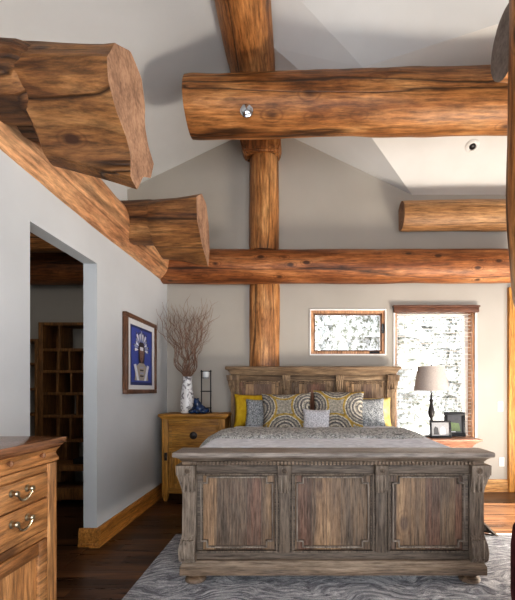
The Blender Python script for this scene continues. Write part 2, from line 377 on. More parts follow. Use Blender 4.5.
def lathe(bm, prof, c, seg=24, mi=0, axis='z', cap=True):
    rings = []
    for r, h in prof:
        ring = []
        for k in range(seg):
            a = 2 * PI * k / seg
            p = {'z': (r * math.cos(a), r * math.sin(a), h), 'y': (r * math.cos(a), h, r * math.sin(a)), 'x': (h, r * math.cos(a), r * math.sin(a))}[axis]
            ring.append(bm.verts.new((c[0] + p[0], c[1] + p[1], c[2] + p[2])))
        rings.append(ring)
    for a, b in zip(rings, rings[1:]):
        for k in range(seg):
            bm.faces.new((a[k], a[(k + 1) % seg], b[(k + 1) % seg], b[k])).material_index = mi
    if cap:
        bm.faces.new(rings[0][::-1]).material_index = mi; bm.faces.new(rings[-1]).material_index = mi

def tube(bm, pts, rad, seg=8, mi=0):
    pts = [Vector(p) for p in pts]; n = len(pts)
    if not isinstance(rad, (list, tuple)): rad = [rad] * n
    ref = None; rings = []
    for i, p in enumerate(pts):
        t = (pts[min(i + 1, n - 1)] - pts[max(i - 1, 0)]).normalized()
        if ref is None:
            ref = t.orthogonal().normalized()
        ref = (ref - t * ref.dot(t)).normalized()
        bi = t.cross(ref)
        rings.append([bm.verts.new(p + (ref * math.cos(2 * PI * k / seg) + bi * math.sin(2 * PI * k / seg)) * rad[i]) for k in range(seg)])
    for a, b in zip(rings, rings[1:]):
        for k in range(seg): bm.faces.new((a[k], a[(k + 1) % seg], b[(k + 1) % seg], b[k])).material_index = mi
    bm.faces.new(rings[0][::-1]).material_index = mi; bm.faces.new(rings[-1]).material_index = mi

def ellipsoid(bm, c, r, seg=16):
    q = bmesh.ops.create_uvsphere(bm, u_segments=seg, v_segments=seg // 2 + 2, radius=1.0)
    for v in q['verts']: v.co = Vector((c[0] + v.co.x * r[0], c[1] + v.co.y * r[1], c[2] + v.co.z * r[2]))

def log_bm(pts, rads, seed=0.0, seg=32, step=.07, lump=.05, squash=1.0):
    """a natural log through pts; end faces use material 1"""
    bm = BM()
    P = [Vector(p) for p in pts]
    d = [0.0]
    for a, b in zip(P, P[1:]): d.append(d[-1] + (b - a).length)
    L = d[-1]; n = max(6, int(L / step))
    def at(s):
        for i in range(len(P) - 1):
            if s <= d[i + 1] or i == len(P) - 2:
                t = (s - d[i]) / max(1e-6, d[i + 1] - d[i]); t = min(max(t, 0), 1)
                return P[i].lerp(P[i + 1], t), rads[i] + (rads[i + 1] - rads[i]) * t
    rings = []; ref = None
    for i in range(n + 1):
        s = L * i / n
        p, r = at(s)
        q0, _ = at(max(0, s - .03)); q1, _ = at(min(L, s + .03))
        t = (q1 - q0).normalized()
        if ref is None: ref = Vector((0, 0, 1)) if abs(t.z) < .8 else Vector((1, 0, 0))
        ref = (ref - t * ref.dot(t)).normalized(); bi = t.cross(ref)
        rr = r * (.975 if i in (0, n) else 1.0)
        ring = []
        for k in range(seg):
            a = 2 * PI * k / seg
            nv = Vector((math.cos(a) * 1.1, math.sin(a) * 1.1, s * 1.3 + seed * 7.3))
            f = 1 + lump * noise.noise(nv) + lump * .5 * noise.noise(nv * 2.7) + lump * .35 * noise.noise(Vector((math.cos(a) * 3, math.sin(a) * 3, s * 5 + seed)))
            ring.append(bm.verts.new(p + (ref * math.cos(a) * squash + bi * math.sin(a)) * rr * f))
        rings.append(ring)
    for a, b in zip(rings, rings[1:]):
        for k in range(seg): bm.faces.new((a[k], a[(k + 1) % seg], b[(k + 1) % seg], b[k]))
    bm.faces.new(rings[0][::-1]).material_index = 1; bm.faces.new(rings[-1]).material_index = 1
    return bm

def wloc(o):
    v = Vector((0, 0, 0))
    while o is not None: v += o.location; o = o.parent
    return v

def tagset(o, label=None, cat=None, group=None, kind=None):
    for k, v in (('label', label), ('category', cat), ('group', group), ('kind', kind)):
        if v: o[k] = v
    return o

def obj(name, bm, mats, parent=None, label=None, cat=None, group=None, kind=None, smooth=35, local=False, loc=None, shift=None):
    me = bpy.data.meshes.new(name)
    bmesh.ops.recalc_face_normals(bm, faces=bm.faces[:])
    off = Vector((0, 0, 0))
    if parent is not None and not local: off = wloc(parent)
    if loc is not None: off = Vector(loc)
    if off.length > 0: bmesh.ops.translate(bm, verts=bm.verts[:], vec=-off)
    bm.to_mesh(me); bm.free()
    for f in me.polygons: f.use_smooth = True
    me.set_sharp_from_angle(angle=math.radians(smooth))
    for m in (mats if isinstance(mats, (list, tuple)) else [mats]): me.materials.append(m)
    o = bpy.data.objects.new(name, me); COL.objects.link(o)
    if loc is not None: o.location = loc
    if parent is not None: o.parent = parent
    return tagset(o, label, cat, group, kind)

def thing(name, label, cat, loc=(0, 0, 0), group=None, kind=None):
    o = bpy.data.objects.new(name, None); COL.objects.link(o); o.location = loc; o.empty_display_size = .1
    return tagset(o, label, cat, group, kind)

def struct(name, bm, m, parent=None, smooth=20):
    return obj(name, bm, m, parent, kind='structure', smooth=smooth)

# ------------------------------------------------------------------ room shell
bm = BM(); box(bm, -3.8, 3.4, -1.5, 5.3, -.1, 0.0); struct('floor', bm, M['floor'])

YB = 5.13
TH = .24
# back wall with two window holes
bm = BM()
W1 = (.176, 1.13, 1.716, 2.29); W2 = (1.245, 2.25, .62, 2.31)
for x0, x1, holes in ((-3.8, W1[0], None), (W1[0], W1[1], W1), (W1[1], W2[0], None), (W2[0], W2[1], W2), (W2[1], 3.4, None)):
    if holes is None: box(bm, x0, x1, YB, YB + TH, 0, 2.62)
    else:
        box(bm, x0, x1, YB, YB + TH, 0, holes[2]); box(bm, x0, x1, YB, YB + TH, holes[3], 2.62)
zl = lambda x: 4.812 + .48 * x
zr = lambda x: 4.428 - .48 * x
prism(bm, [(-3.8, 2.62), (3.4, 2.62), (3.4, 3.76), (1.46, 3.76), (-.4, 4.66), (-2.2, zl(-2.2) + .05), (-2.2, 3.1), (-3.8, 3.1)], 1, YB, YB + TH)
struct('wall_back', bm, M['wall'])

XW = -1.62
bm = BM()
box(bm, XW - .11, XW, -1.5, 2.485, 0, 2.62)
box(bm, XW - .11, XW, 3.32, YB, 0, 2.62)
box(bm, XW - .11, XW, 2.485, 3.32, 2.305, 2.62)
struct('wall_left', bm, M['wall_l'])
bm = BM(); box(bm, -2.2, -2.12, -1.5, YB, 2.9, 4.2); box(bm, -2.12, -1.66, -1.5, YB, 2.88, 2.93); struct('wall_left_upper', bm, M['ceil'])
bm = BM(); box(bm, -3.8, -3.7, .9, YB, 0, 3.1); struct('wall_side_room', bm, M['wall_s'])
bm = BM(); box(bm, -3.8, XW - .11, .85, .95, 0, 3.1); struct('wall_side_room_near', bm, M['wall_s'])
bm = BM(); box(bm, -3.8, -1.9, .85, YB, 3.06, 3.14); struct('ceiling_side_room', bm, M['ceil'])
# right wall with the sun opening (outside the frame)
bm = BM()
XR = 3.3
box(bm, XR, XR + .2, -1.5, 3.5, 0, 6.0); box(bm, XR, XR + .2, 4.55, YB + TH, 0, 6.0)
box(bm, XR, XR + .2, 3.5, 4.55, 2.6, 6.0); box(bm, XR, XR + .2, 3.5, 4.55, 0, .06)
struct('wall_right', bm, M['wall'])

bm = BM(); box(bm, -2.2, XR + .2, -1.7, -1.5, 2.45, 6.0); struct('wall_front_sky_block', bm, M['wall'])  # unseen upper wall added to cut sky light reaching the ceiling
# ceiling planes
bm = BM()
def V(*p): return bm.verts.new(p)
rA = V(-.4, YB, 4.62); rF = V(-.4, -1.5, 4.62)
l0 = V(-2.2, YB, zl(-2.2)); l1 = V(-2.2, -1.5, zl(-2.2))
bm.faces.new((rA, rF, l1, l0))
v0 = V(1.46, YB, 3.73); v1 = V(.80, 4.43, 4.045); v2 = V(.09, 4.03, 4.385); v3 = V(-.21, 3.88, 4.53); v4 = V(-.4, 3.79, 4.62)
bm.faces.new((rA, v4, v3, v2, v1, v0))
p1 = V(.63, 3.84, 4.31); p2 = V(1.84, 3.51, 4.46); p3 = V(3.4, 3.09, 4.65); q2 = V(-.4, 3.295, 4.89)
g1 = V(-.4, 2.6, 5.49); g2 = V(3.4, 2.6, 5.07); g1f = V(-.4, -1.5, 5.49); g2f = V(3.4, -1.5, 5.07)
for f in ((v1, v2, p1), (v2, v3, p1), (v3, q2, p1), (v3, v4, q2), (q2, g1, p1), (p1, g1, g2, p2), (p2, g2, p3), (g1, g1f, g2f, g2), (v4, rF, g1f, g1, q2)): bm.faces.new(f)
struct('ceiling', bm, M['ceil'], smooth=1)
bm = BM()
q = [V(1.46, YB, 3.73), V(.80, 4.43, 4.045), V(.63, 3.84, 4.31), V(1.84, 3.51, 4.46), V(3.4, 3.09, 4.65), V(3.4, YB, 3.73)]
for f in ((0, 1, 2), (0, 2, 3), (0, 3, 4), (0, 4, 5)): bm.faces.new([q[i] for i in f])
struct('ceiling_dormer', bm, M['ceil_lit'], smooth=1)

# baseboards
def bprof(h=.155, t=.022): return [(0, 0), (t + .008, 0), (t + .008, .03), (t, .035), (t, h - .03), (t * .6, h - .012), (t * .45, h), (0, h)]
bm = BM(); prism(bm, [(XW + a, z) for a, z in bprof()], 1, 3.319, YB)
prism(bm, [(3.32 - a, z) for a, z in bprof()], 0, XW - .14, XW + .0305)
struct('baseboard_left', bm, M['oak_y'])
bm = BM(); prism(bm, [(XW + a, z) for a, z in bprof()], 1, -1.5, 2.485); struct('baseboard_left_near', bm, M['oak_y'])
bm = BM(); prism(bm, [(YB - a, z) for a, z in bprof()], 0, XW, 2.66); struct('baseboard_back', bm, M['oak_x'])
bm = BM(); box(bm, 2.655, 2.80, YB - .05, YB, 0, 2.56, .006); struct('trim_1', bm, M['oak_z'])
bm = BM(); box(bm, XW - .14, XW - .05, 2.485, 3.32, 0.0, .008, .003); struct('trim_2', bm, M['floor'])

# windows
w = thing('window_1', None, None, (.653, YB, W1[2]), kind='structure')
bm = BM(); x0, x1, z0, z1 = W1
def ring(bm, x0, x1, z0, z1, t, y0, y1, bev=.003, mi=0):
    box(bm, x0, x1, y0, y1, z1 - t, z1, bev, mi); box(bm, x0, x1, y0, y1, z0, z0 + t, bev, mi)
    box(bm, x0, x0 + t, y0, y1, z0 + t, z1 - t, bev, mi); box(bm, x1 - t, x1, y0, y1, z0 + t, z1 - t, bev, mi)
ring(bm, x0 - .005, x1 + .005, z0 - .005, z1 + .005, .018, YB - .012, YB + .10); obj('casing', bm, M['white_trim'], w)
bm = BM(); ring(bm, x0 + .012, x1 - .012, z0 + .012, z1 - .012, .036, YB + .012, YB + .09); obj('window_frame', bm, M['jamb_w'], w)
bm = BM(); ring(bm, x0 + .05, x1 - .05, z0 + .05, z1 - .05, .014, YB + .03, YB + .08); obj('sash', bm, M['frame_w'], w)
bm = BM(); box(bm, x0 + .06, x1 - .06, YB + .05, YB + .056, z0 + .06, z1 - .06); obj('pane', bm, M['glass'], w)
bm = BM(); box(bm, x1 - .05, x1 - .022, YB - .012, YB + .02, 1.99, 2.11, .006); box(bm, x1 - .046, x1 - .026, YB - .03, YB - .012, 2.03, 2.10, .005); obj('lock', bm, M['black'], w)
bm = BM(); box(bm, x1 - .20, x1 - .08, YB - .01, YB + .02, z0 + .02, z0 + .045, .006); obj('crank', bm, M['black'], w)

w = thing('window_2', None, None, (1.75, YB, W2[2]), kind='structure')
x0, x1, z0, z1 = W2
bm = BM(); ring(bm, x0 + .001, x1 - .001, z0, z1, .022, YB + .015, YB + TH); obj('window_frame', bm, M['jamb_w'], w)
bm = BM(); ring(bm, x0 - .022, x1 + .022, z0 - .022, z1 + .022, .024, YB - .012, YB + .014); obj('casing', bm, M['white_trim'], w)
bm = BM(); ring(bm, x0 + .022, x1 - .022, z0 + .022, z1 - .022, .05, YB + .15, YB + .20); obj('sash', bm, M['white_trim'], w)
bm = BM(); box(bm, x0 + .07, x1 - .07, YB + .17, YB + .176, z0 + .07, z1 - .07); obj('pane', bm, M['glass'], w)

bl = thing('window_blind', 'wooden slatted blind with dark brown valance over the tall window', 'blind', (1.75, YB, 2.31))
bm = BM(); box(bm, 1.22, 2.28, YB - .06, YB + .01, 2.245, 2.325, .008); box(bm, 1.21, 2.29, YB - .068, YB + .01, 2.31, 2.33, .004); obj('valance', bm, M['blind_w'], bl)
M['slat'] = plain('snow-lit blind slat', (0.72, 0.66, 0.60), .5)  # brown wood made pale: light bounced off snow put into the colour
for k in range(34):
    z = 2.235 - k * .0465
    if z < .66: break
    bm = BM(); prism(bm, [(YB + .035, z + .002), (YB + .06, z + .0045), (YB + .085, z + .002), (YB + .085, z), (YB + .06, z + .0025), (YB + .035, z)], 0, x0 + .03, x1 - .03)
    obj('slat', bm, M['slat'], bl)
for xx in (x0 + .15, x1 - .15):
    bm = BM(); tube(bm, [(xx, YB + .06, 2.25), (xx, YB + .06, .66)], .0018, 5); obj('cord', bm, M['slat'], bl)

# ------------------------------------------------------------------ outside
bm = BM()
nx, ny = 40, 30; g = []
for j in range(ny + 1):
    for i in range(nx + 1):
        x = -14 + 34 * i / nx; y = 6.2 + 40 * j / ny
        z = -.5 + max(0, y - 9) * .26 + .35 * noise.noise(Vector((x * .3, y * .3, 0)))
        g.append(bm.verts.new((x, y, z)))
for j in range(ny):
    for i in range(nx):
        a = j * (nx + 1) + i; bm.faces.new((g[a], g[a + 1], g[a + nx + 2], g[a + nx + 1]))
struct('ground_outside', bm, M['snow'], smooth=90)

def conifer(h, r, seed):
    rn = random.Random(seed); bm = BM()
    L = 11
    for k in range(L):
        t = k / L; zb = h * (.12 + .86 * t); rr = r * (1 - t) ** .85 + .08; hh = h * .16 * (1.1 - t * .5)
        seg = 22; top = bm.verts.new((0, 0, zb + hh)); rg = []
        for s in range(seg):
            a = 2 * PI * s / seg + rn.random() * .1
            q = rr * (1.0 if s % 2 else .55) * rn.uniform(.75, 1.15)
            rg.append(bm.verts.new((q * math.cos(a), q * math.sin(a), zb - rr * .22 * rn.uniform(.5, 1.3))))
        for s in range(seg): bm.faces.new((rg[s], rg[(s + 1) % seg], top))
    return bm
trees = []; tr = random.Random(5)
for k in range(4000):
    y = 9.5 + 26 * tr.random() ** 1.3; x = tr.uniform(.0, .52) * y - .3
    h = tr.uniform(5.0, 8.5) + (y - 10) * .12; r = h * .17
    if all((x - a) ** 2 + (y - b) ** 2 > ((r + c) * 1.28) ** 2 for a, b, _, c in trees): trees.append((x, y, h, r))
    if len(trees) >= 26: break
for i, (x, y, h, r) in enumerate(trees):
    zg = -.5 + max(0, y - 9) * .26 + .35 * noise.noise(Vector((x * .3, y * .3, 0)))
    t = thing('conifer_tree', 'snow dusted conifer on the bright slope outside the windows', 'tree', (x, y, zg), 'snowy conifers outside')
    t.rotation_euler.z = i * 1.3
    obj('foliage', conifer(h, r, i), M['stree'], t, local=True)
    bm = BM(); tube(bm, [(0, 0, -.3), (0, 0, h * .9)], [.16, .03], 8); obj('trunk', bm, M['bark'], t, local=True)

# ------------------------------------------------------------------ logs
def logthing(name, pts, rads, m, label, cat='beam', seed=0, end='end', **kw):
    bm = log_bm(pts, rads, seed, **kw)
    return obj(name, bm, [M[m], M[end]], label=label, cat=cat, loc=pts[0])

logthing('log_beam', [(-.46, -.8, 4.52), (-.435, YB, 4.51)], [.25, .225], 'log_y', 'thick ridge log running overhead toward the back gable', seed=1)
tie = logthing('log_beam', [(-1.0, 3.83, 3.925), (.5, 3.83, 3.955), (3.28, 3.83, 4.02)], [.255, .265, .285], 'log_x', 'massive orange log tie beam crossing under the ridge', seed=2)
bm = BM(); lathe(bm, [(.058, 0), (.058, -.012), (.046, -.02), (.044, -.035), (.02, -.05)], (-.435, 3.60, 3.735), 20, axis='y')
obj('bolt_head', bm, M['chrome'], tie, label='shiny round steel bolt head')
logthing('log_beam', [(-3.68, YB - .16, 2.765), (2.66, YB - .16, 2.785)], [.208, .20], 'log_red', 'long knotty reddish log across the back wall above the windows', seed=3)
logthing('log_beam', [(1.29, YB - .12, 3.41), (3.28, YB - .12, 3.43)], [.175, .185], 'log_mid', 'short buff log high on the back wall at the right', seed=4)
logthing('log_beam', [(XW - .10, -1.2, 2.785), (XW - .11, 1.9, 2.785), (XW - .09, 2.7, 2.79), (XW - .07, 3.3, 2.785), (XW - .06, 4.99, 2.785)], [.205, .205, .225, .215, .2], 'log_lit', 'tan log coloured paler as if lit, lying along the top of the left wall', seed=5)
logthing('log_post', [(-.395, YB - .06, 2.98), (-.395, YB - .06, 4.30)], [.185, .178], 'log_z', 'upright log post between the back beam and the ridge', 'post', seed=6)
logthing('log_post', [(-.395, YB + .01, 0.0), (-.395, YB + .01, 2.62)], [.12, .118], 'log_z', 'log post rising from behind the headboard to the back beam', 'post', seed=7, squash=1.62)
bm = BM(); loft_rect(bm, [(4.13, -.62, -.22, YB - .28, YB), (4.21, -.665, -.18, YB - .31, YB), (4.33, -.66, -.185, YB - .31, YB)]); bmesh.ops.bevel(bm, geom=bm.edges[:], offset=.02, segments=2, affect='EDGES')
obj('log_corbel', bm, M['log_z'], label='flared wooden corbel block capping the upright log post', cat='corbel', loc=(-.395, YB - .1, 4.12))

def resample(pts, n):
    L = [0]; m = len(pts)
    for i in range(m):
        L.append(L[-1] + (Vector(pts[(i + 1) % m]) - Vector(pts[i])).length)
    out = []
    for k in range(n):
        s = L[-1] * k / n
        for i in range(m):
            if L[i] <= s <= L[i + 1]:
                t = (s - L[i]) / max(1e-9, L[i + 1] - L[i]); out.append(tuple(Vector(pts[i]).lerp(Vector(pts[(i + 1) % m]), t))); break
    return out

def stub(label, prof, secs, seed):
    """secs: (x, cy, cz, scale_y, scale_z, roundness, r)"""
    n = 64; prof = resample(prof, n)
    py = sum(p[0] for p in prof) / n; pz = sum(p[1] for p in prof) / n
    # start the ring at the same angle for both profile and circle
    ang = [math.atan2(p[1] - pz, p[0] - py) for p in prof]
    sign = 1 if sum((prof[i][0] - py) * (prof[(i + 1) % n][1] - pz) - (prof[(i + 1) % n][0] - py) * (prof[i][1] - pz) for i in range(n)) > 0 else -1
    bm = BM(); rings = []
    for x, cy, cz, sy, sz, rd, r in secs:
        rg = []
        for k, p in enumerate(prof):
            a = ang[0] + sign * 2 * PI * k / n
            yy = (1 - rd) * (p[0] - py) * sy + rd * r * math.cos(a)
            zz = (1 - rd) * (p[1] - pz) * sz + rd * r * math.sin(a)
            nv = noise.noise(Vector((x * 2.2 + seed, math.cos(a) * 2.2, math.sin(a) * 2.2))) * .045 + noise.noise(Vector((x * 4 + seed, math.cos(a) * 6, math.sin(a) * 6))) * .02
            f = 1 + nv * (0.4 if x == secs[-1][0] else 1)
            rg.append(bm.verts.new((x, cy + yy * f, cz + zz * f)))
        rings.append(rg)
    for a, b in zip(rings, rings[1:]):
        for k in range(n): bm.faces.new((a[k], a[(k + 1) % n], b[(k + 1) % n], b[k]))
    bm.faces.new(rings[0][::-1]); bm.faces.new(rings[-1]).material_index = 1
    return obj('log_stub', bm, [M['log_dark'], M['end']], label=label, cat='beam', loc=(secs[0][0], secs[0][1], secs[0][2]), smooth=50)

def lerp_secs(a, b, n): return [tuple(p + (q - p) * i / n for p, q in zip(a, b)) for i in range(n + 1)]
E1 = [(1.992, 2.973), (1.911, 2.831), (1.921, 2.732), (2.006, 2.653), (2.124, 2.593), (2.182, 2.533), (2.182, 2.413), (2.274, 2.391), (2.360, 2.506), (2.485, 2.565), (2.539, 2.682), (2.446, 2.739), (2.390, 2.824), (2.390, 2.943), (2.340, 3.063), (2.182, 3.086)]
py = sum(p[0] for p in resample(E1, 64)) / 64; pz = sum(p[1] for p in resample(E1, 64)) / 64
s1 = lerp_secs((-1.75, py + .06, 2.86, 1, .80, 1, .17), (-1.43, py + .06, 2.87, 1, .80, 1, .17), 3)
s1 += lerp_secs((-1.36, py + .02, 2.815, 1.0, .82, .4, .28), (-.885, py, pz, 1, 1, 0, .27), 8)
big_stub = stub('big dark log stub jutting from the left wall beside the camera, with wavy sawn end', E1, s1, 1.0)
bm = log_bm([(-1.72, 2.11, 2.87), (-1.37, 2.11, 2.855), (-1.29, 2.115, 2.85), (-1.25, 2.13, 2.84)], [.20, .18, .155, .10], 3.0, lump=.06, step=.03)
obj('notched_shoulder', bm, [M['log_dark'], M['log_dark']], big_stub, label='darker rounded shoulder where the stub is notched')
E2 = [(3.56, 2.96), (3.585, 2.77), (3.764, 2.626), (3.90, 2.56), (4.04, 2.494), (4.09, 2.60), (4.104, 2.708), (4.066, 2.927), (3.96, 3.073), (3.764, 3.09)]
py = sum(p[0] for p in resample(E2, 64)) / 64; pz = sum(p[1] for p in resample(E2, 64)) / 64
s2 = lerp_secs((-1.75, py - .05, 2.835, 1, 1, 1, .19), (-1.33, py - .05, 2.835, 1, 1, 1, .20), 4)
s2 += lerp_secs((-1.30, py, 2.80, .95, .80, .5, .26), (-.87, py, pz, 1, 1, 0, .27), 6)
stub('smaller brown log stub jutting from the left wall near the far corner', E2, s2, 4.0)
logthing('log_beam', [(1.385, 2.70, 3.575), (3.28, 2.70, 3.575)], [.205, .205], 'log_x', 'grey sawn log end poking out beside the right post', seed=8, end='end_grey', squash=1.12)
logthing('log_post', [(1.90, 2.27, 0), (1.65, 2.27, .7), (1.44, 2.27, 1.45), (1.355, 2.27, 1.85), (1.325, 2.27, 2.35), (1.34, 2.27, 3.1), (1.35, 2.27, 3.6), (1.355, 2.27, 5.27)], [.155, .15, .14, .14, .14, .145, .15, .15], 'log_z', 'curved log post at the right edge of the view', 'post', seed=9)
logthing('log_beam', [(-3.68, 4.35, 2.90), (-1.74, 4.35, 2.90)], [.15, .15], 'log_x', 'orange log under the ceiling of the room beyond the opening', seed=10)

# ------------------------------------------------------------------ bed
bed = thing('bed', 'king size panelled bed of weathered grey brown wood', 'bed', (.23, 3.85, 0))
FX = .243; FY = 2.70
fb = None
# footboard carcass
bm = BM()
box(bm, FX - .985, FX + .985, FY + .02, FY + .10, .15, .80)
fb = obj('footboard', bm, M['bed_shade'], bed)
bm = BM()   # rails and stiles on the face
box(bm, FX - .95, FX + .95, FY, FY + .03, .715, .785, .004)
box(bm, FX - .95, FX + .95, FY, FY + .03, .155, .215, .004)
for px in (-.9, -.355, -.28, .28, .355, .9):
    w_ = .04 if abs(px) > .8 else .03
    box(bm, FX + px - w_, FX + px + w_, FY, FY + .03, .215, .715, .003)
obj('rail', bm, M['bed_frame'], fb)
for c in (-.635, 0, .635):
    bm = BM(); box(bm, FX + c - .26, FX + c + .26, FY + .014, FY + .04, .21, .72, .003); p = obj('panel', bm, M['bed_panel'], fb)
def notched(bm, cx, z0, z1, hw, y, n=.04, w=.011, h=.014):
    P = [(cx - hw + n, z0), (cx + hw - n, z0), (cx + hw - n, z0 + n), (cx + hw, z0 + n), (cx + hw, z1 - n), (cx + hw - n, z1 - n), (cx + hw - n, z1), (cx - hw + n, z1), (cx - hw + n, z1 - n), (cx - hw, z1 - n), (cx - hw, z0 + n), (cx - hw + n, z0 + n)]
    for i in range(12):
        a, b = P[i], P[(i + 1) % 12]
        box(bm, min(a[0], b[0]) - w / 2, max(a[0], b[0]) + w / 2, y - h, y + .004, min(a[1], b[1]) - w / 2, max(a[1], b[1]) + w / 2, .003)
for c in (-.635, 0, .635):
    bm = BM(); notched(bm, FX + c, .238, .70, .236, FY + .012, h=.02, w=.010); obj('panel_moulding', bm, M['bed_edge'], fb)
    bm = BM(); ring(bm, FX + c - .272, FX + c + .272, .205, .725, .012, FY - .016, FY + .01, .003)
    obj('panel_frame', bm, M['bed_v'], fb)
# divider pilasters
def flutes(bm, cx, w, z0, z1, y, n=3, r=.009):
    for i in range(n):
        x = cx - w / 2 + w * (i + .5) / n
        tube(bm, [(x, y, z0), (x, y, z1)], r, 8)
for c in (-.318, .318):
    bm = BM()
    box(bm, FX + c - .036, FX + c + .036, FY - .018, FY + .02, .205, .72, .004)
    loft_rect(bm, [(.60, FX + c - .036, FX + c + .036, FY - .022, FY), (.63, FX + c - .040, FX + c + .040, FY - .034, FY), (.72, FX + c - .040, FX + c + .040, FY - .040, FY)])
    box(bm, FX + c - .044, FX + c + .044, FY - .048, FY, .72, .785, .004)
    lathe(bm, [(.022, 0), (.022, -.008), (.010, -.012), (.006, -.018)], (FX + c, FY - .046, .752), 12, axis='y')
    flutes(bm, FX + c, .07, .605, .715, FY - .036)
    obj('pilaster', bm, M['bed_v'], fb)
for s in (-1, 1):
    cx = FX + s * .945
    bm = BM()
    def sec(z, o, f): return (z, cx - .045 - (o if s < 0 else 0), cx + .045 + (o if s > 0 else 0), FY - .02 - f, FY + .12)
    loft_rect(bm, [sec(.15, .006, .02), sec(.17, .014, .036), sec(.22, .017, .043), sec(.27, .012, .036), sec(.31, .004, .014), sec(.33, .0, .004), sec(.60, .0, .0), sec(.64, .006, .010), sec(.68, .016, .022), sec(.715, .026, .030), sec(.72, .026, .030), sec(.722, .032, .038), sec(.785, .034, .038)])
    lathe(bm, [(.022, 0), (.022, -.008), (.010, -.012), (.006, -.018)], (cx, FY - .056, .752), 12, axis='y')
    flutes(bm, cx, .085, .61, .715, FY - .044); flutes(bm, cx, .085, .185, .30, FY - .056)
    obj('pilaster', bm, M['bed_v'], fb)
# base, cornice, dentils, feet
bm = BM()
box(bm, FX - 1.0, FX + 1.0, FY - .055, FY + .14, .070, .128, .006)
loft_rect(bm, [(.128, FX - .997, FX + .997, FY - .05, FY + .135), (.142, FX - .99, FX + .99, FY - .035, FY + .13), (.155, FX - .985, FX + .985, FY - .025, FY + .12)])
obj('plinth', bm, M['bed_h'], fb)
bm = BM()
box(bm, FX - .99, FX + .99, FY - .03, FY + .12, .785, .81, .003)
loft_rect(bm, [(.81, FX - .992, FX + .992, FY - .032, FY + .12), (.822, FX - 1.0, FX + 1.0, FY - .04, FY + .13), (.838, FX - 1.025, FX + 1.025, FY - .055, FY + .15)])
obj('cove_moulding', bm, M['bed_h'], fb)
bm = BM()
k = -.93
while k < .93:
    box(bm, FX + k, FX + k + .014, FY - .044, FY - .028, .787, .808, .002); k += .0245
obj('dentil_band', bm, M['bed_h'], fb)
bm = BM(); box(bm, FX - 1.045, FX + 1.045, FY - .072, FY + .17, .838, .872, .010); obj('cap_board', bm, M['bed_top'], fb)
for s in (-1, 1):
    bm = BM(); lathe(bm, [(.040, 0), (.062, .008), (.070, .022), (.064, .038), (.048, .05), (.05, .058), (.052, .075)], (FX + s * .91, FY + .015, 0.0), 24)
    obj('bun_foot', bm, M['bed_h'], fb)
# rails
for s in (-1, 1):
    bm = BM(); box(bm, FX + s * .94 - .02, FX + s * .94 + .02, FY + .1, 5.0, .22, .42, .005); obj('side_rail', bm, M['bed_h'], bed)
# headboard
HX = .207; HY = 4.96
bm = BM(); box(bm, HX - .985, HX + .985, HY + .02, HY + .045, .0, 1.46)
hb = obj('headboard', bm, M['head_h'], bed)
bm = BM(); box(bm, HX - .95, HX + .95, HY, HY + .03, 1.385, 1.455, .004); obj('rail', bm, M['head_h'], hb)
for c in (-.645, 0, .645):
    bm = BM(); box(bm, HX + c - .27, HX + c + .27, HY + .006, HY + .04, .6, 1.39, .003); obj('panel', bm, M['head_panel'], hb)
    bm = BM(); notched(bm, HX + c, .62, 1.355, .23, HY + .004, w=.012, h=.016); ring(bm, HX + c - .272, HX + c + .272, .6, 1.385, .016, HY - .014, HY + .01, .003); obj('panel_moulding', bm, M['head_v'], hb)
for c in (-.322, .322):
    bm = BM(); box(bm, HX + c - .036, HX + c + .036, HY - .018, HY + .02, .5, 1.40, .004)
    loft_rect(bm, [(1.27, HX + c - .036, HX + c + .036, HY - .02, HY), (1.31, HX + c - .042, HX + c + .042, HY - .036, HY), (1.40, HX + c - .044, HX + c + .044, HY - .042, HY)])
    box(bm, HX + c - .048, HX + c + .048, HY - .05, HY, 1.40, 1.455, .004); flutes(bm, HX + c, .075, 1.28, 1.39, HY - .038)
    obj('pilaster', bm, M['head_v'], hb)
for s in (-1, 1):
    cx = HX + s * .945
    bm = BM()
    def sec(z, o, f): return (z, cx - .05 - (o if s < 0 else 0), cx + .05 + (o if s > 0 else 0), HY - .02 - f, HY + .045)
    loft_rect(bm, [sec(.0, 0, 0), sec(1.24, 0, 0), sec(1.28, .012, .012), sec(1.34, .024, .028), sec(1.39, .032, .034), sec(1.395, .042, .042), sec(1.455, .046, .044)])
    flutes(bm, cx, .09, 1.28, 1.385, HY - .045); obj('pilaster', bm, M['head_v'], hb)
bm = BM()
loft_rect(bm, [(1.455, HX - .99, HX + .99, HY - .035, HY + .045), (1.475, HX - 1.0, HX + 1.0, HY - .04, HY + .046), (1.52, HX - 1.035, HX + 1.035, HY - .06, HY + .047)])
obj('cove_moulding', bm, M['head_h'], hb)
bm = BM(); box(bm, HX - 1.06, HX + 1.06, HY - .075, HY + .048, 1.52, 1.56, .01); obj('cap_board', bm, M['head_h'], hb)

def grid_obj(name, f, nu, nv, m, thick=.02, **kw):
    bm = BM(); g = [[bm.verts.new(f(i / nu, j / nv)) for j in range(nv + 1)] for i in range(nu + 1)]
    for i in range(nu):
        for j in range(nv): bm.faces.new((g[i][j], g[i + 1][j], g[i + 1][j + 1], g[i][j + 1]))
    bmesh.ops.recalc_face_normals(bm, faces=bm.faces[:])
    if thick: bmesh.ops.solidify(bm, geom=bm.faces[:], thickness=thick)
    return obj(name, bm, m, smooth=80, **kw)
bm = BM(); box(bm, FX - .90, FX + .88, FY + .17, HY - .02, .32, .80, .06); obj('mattress', bm, M['greydot'], bed)

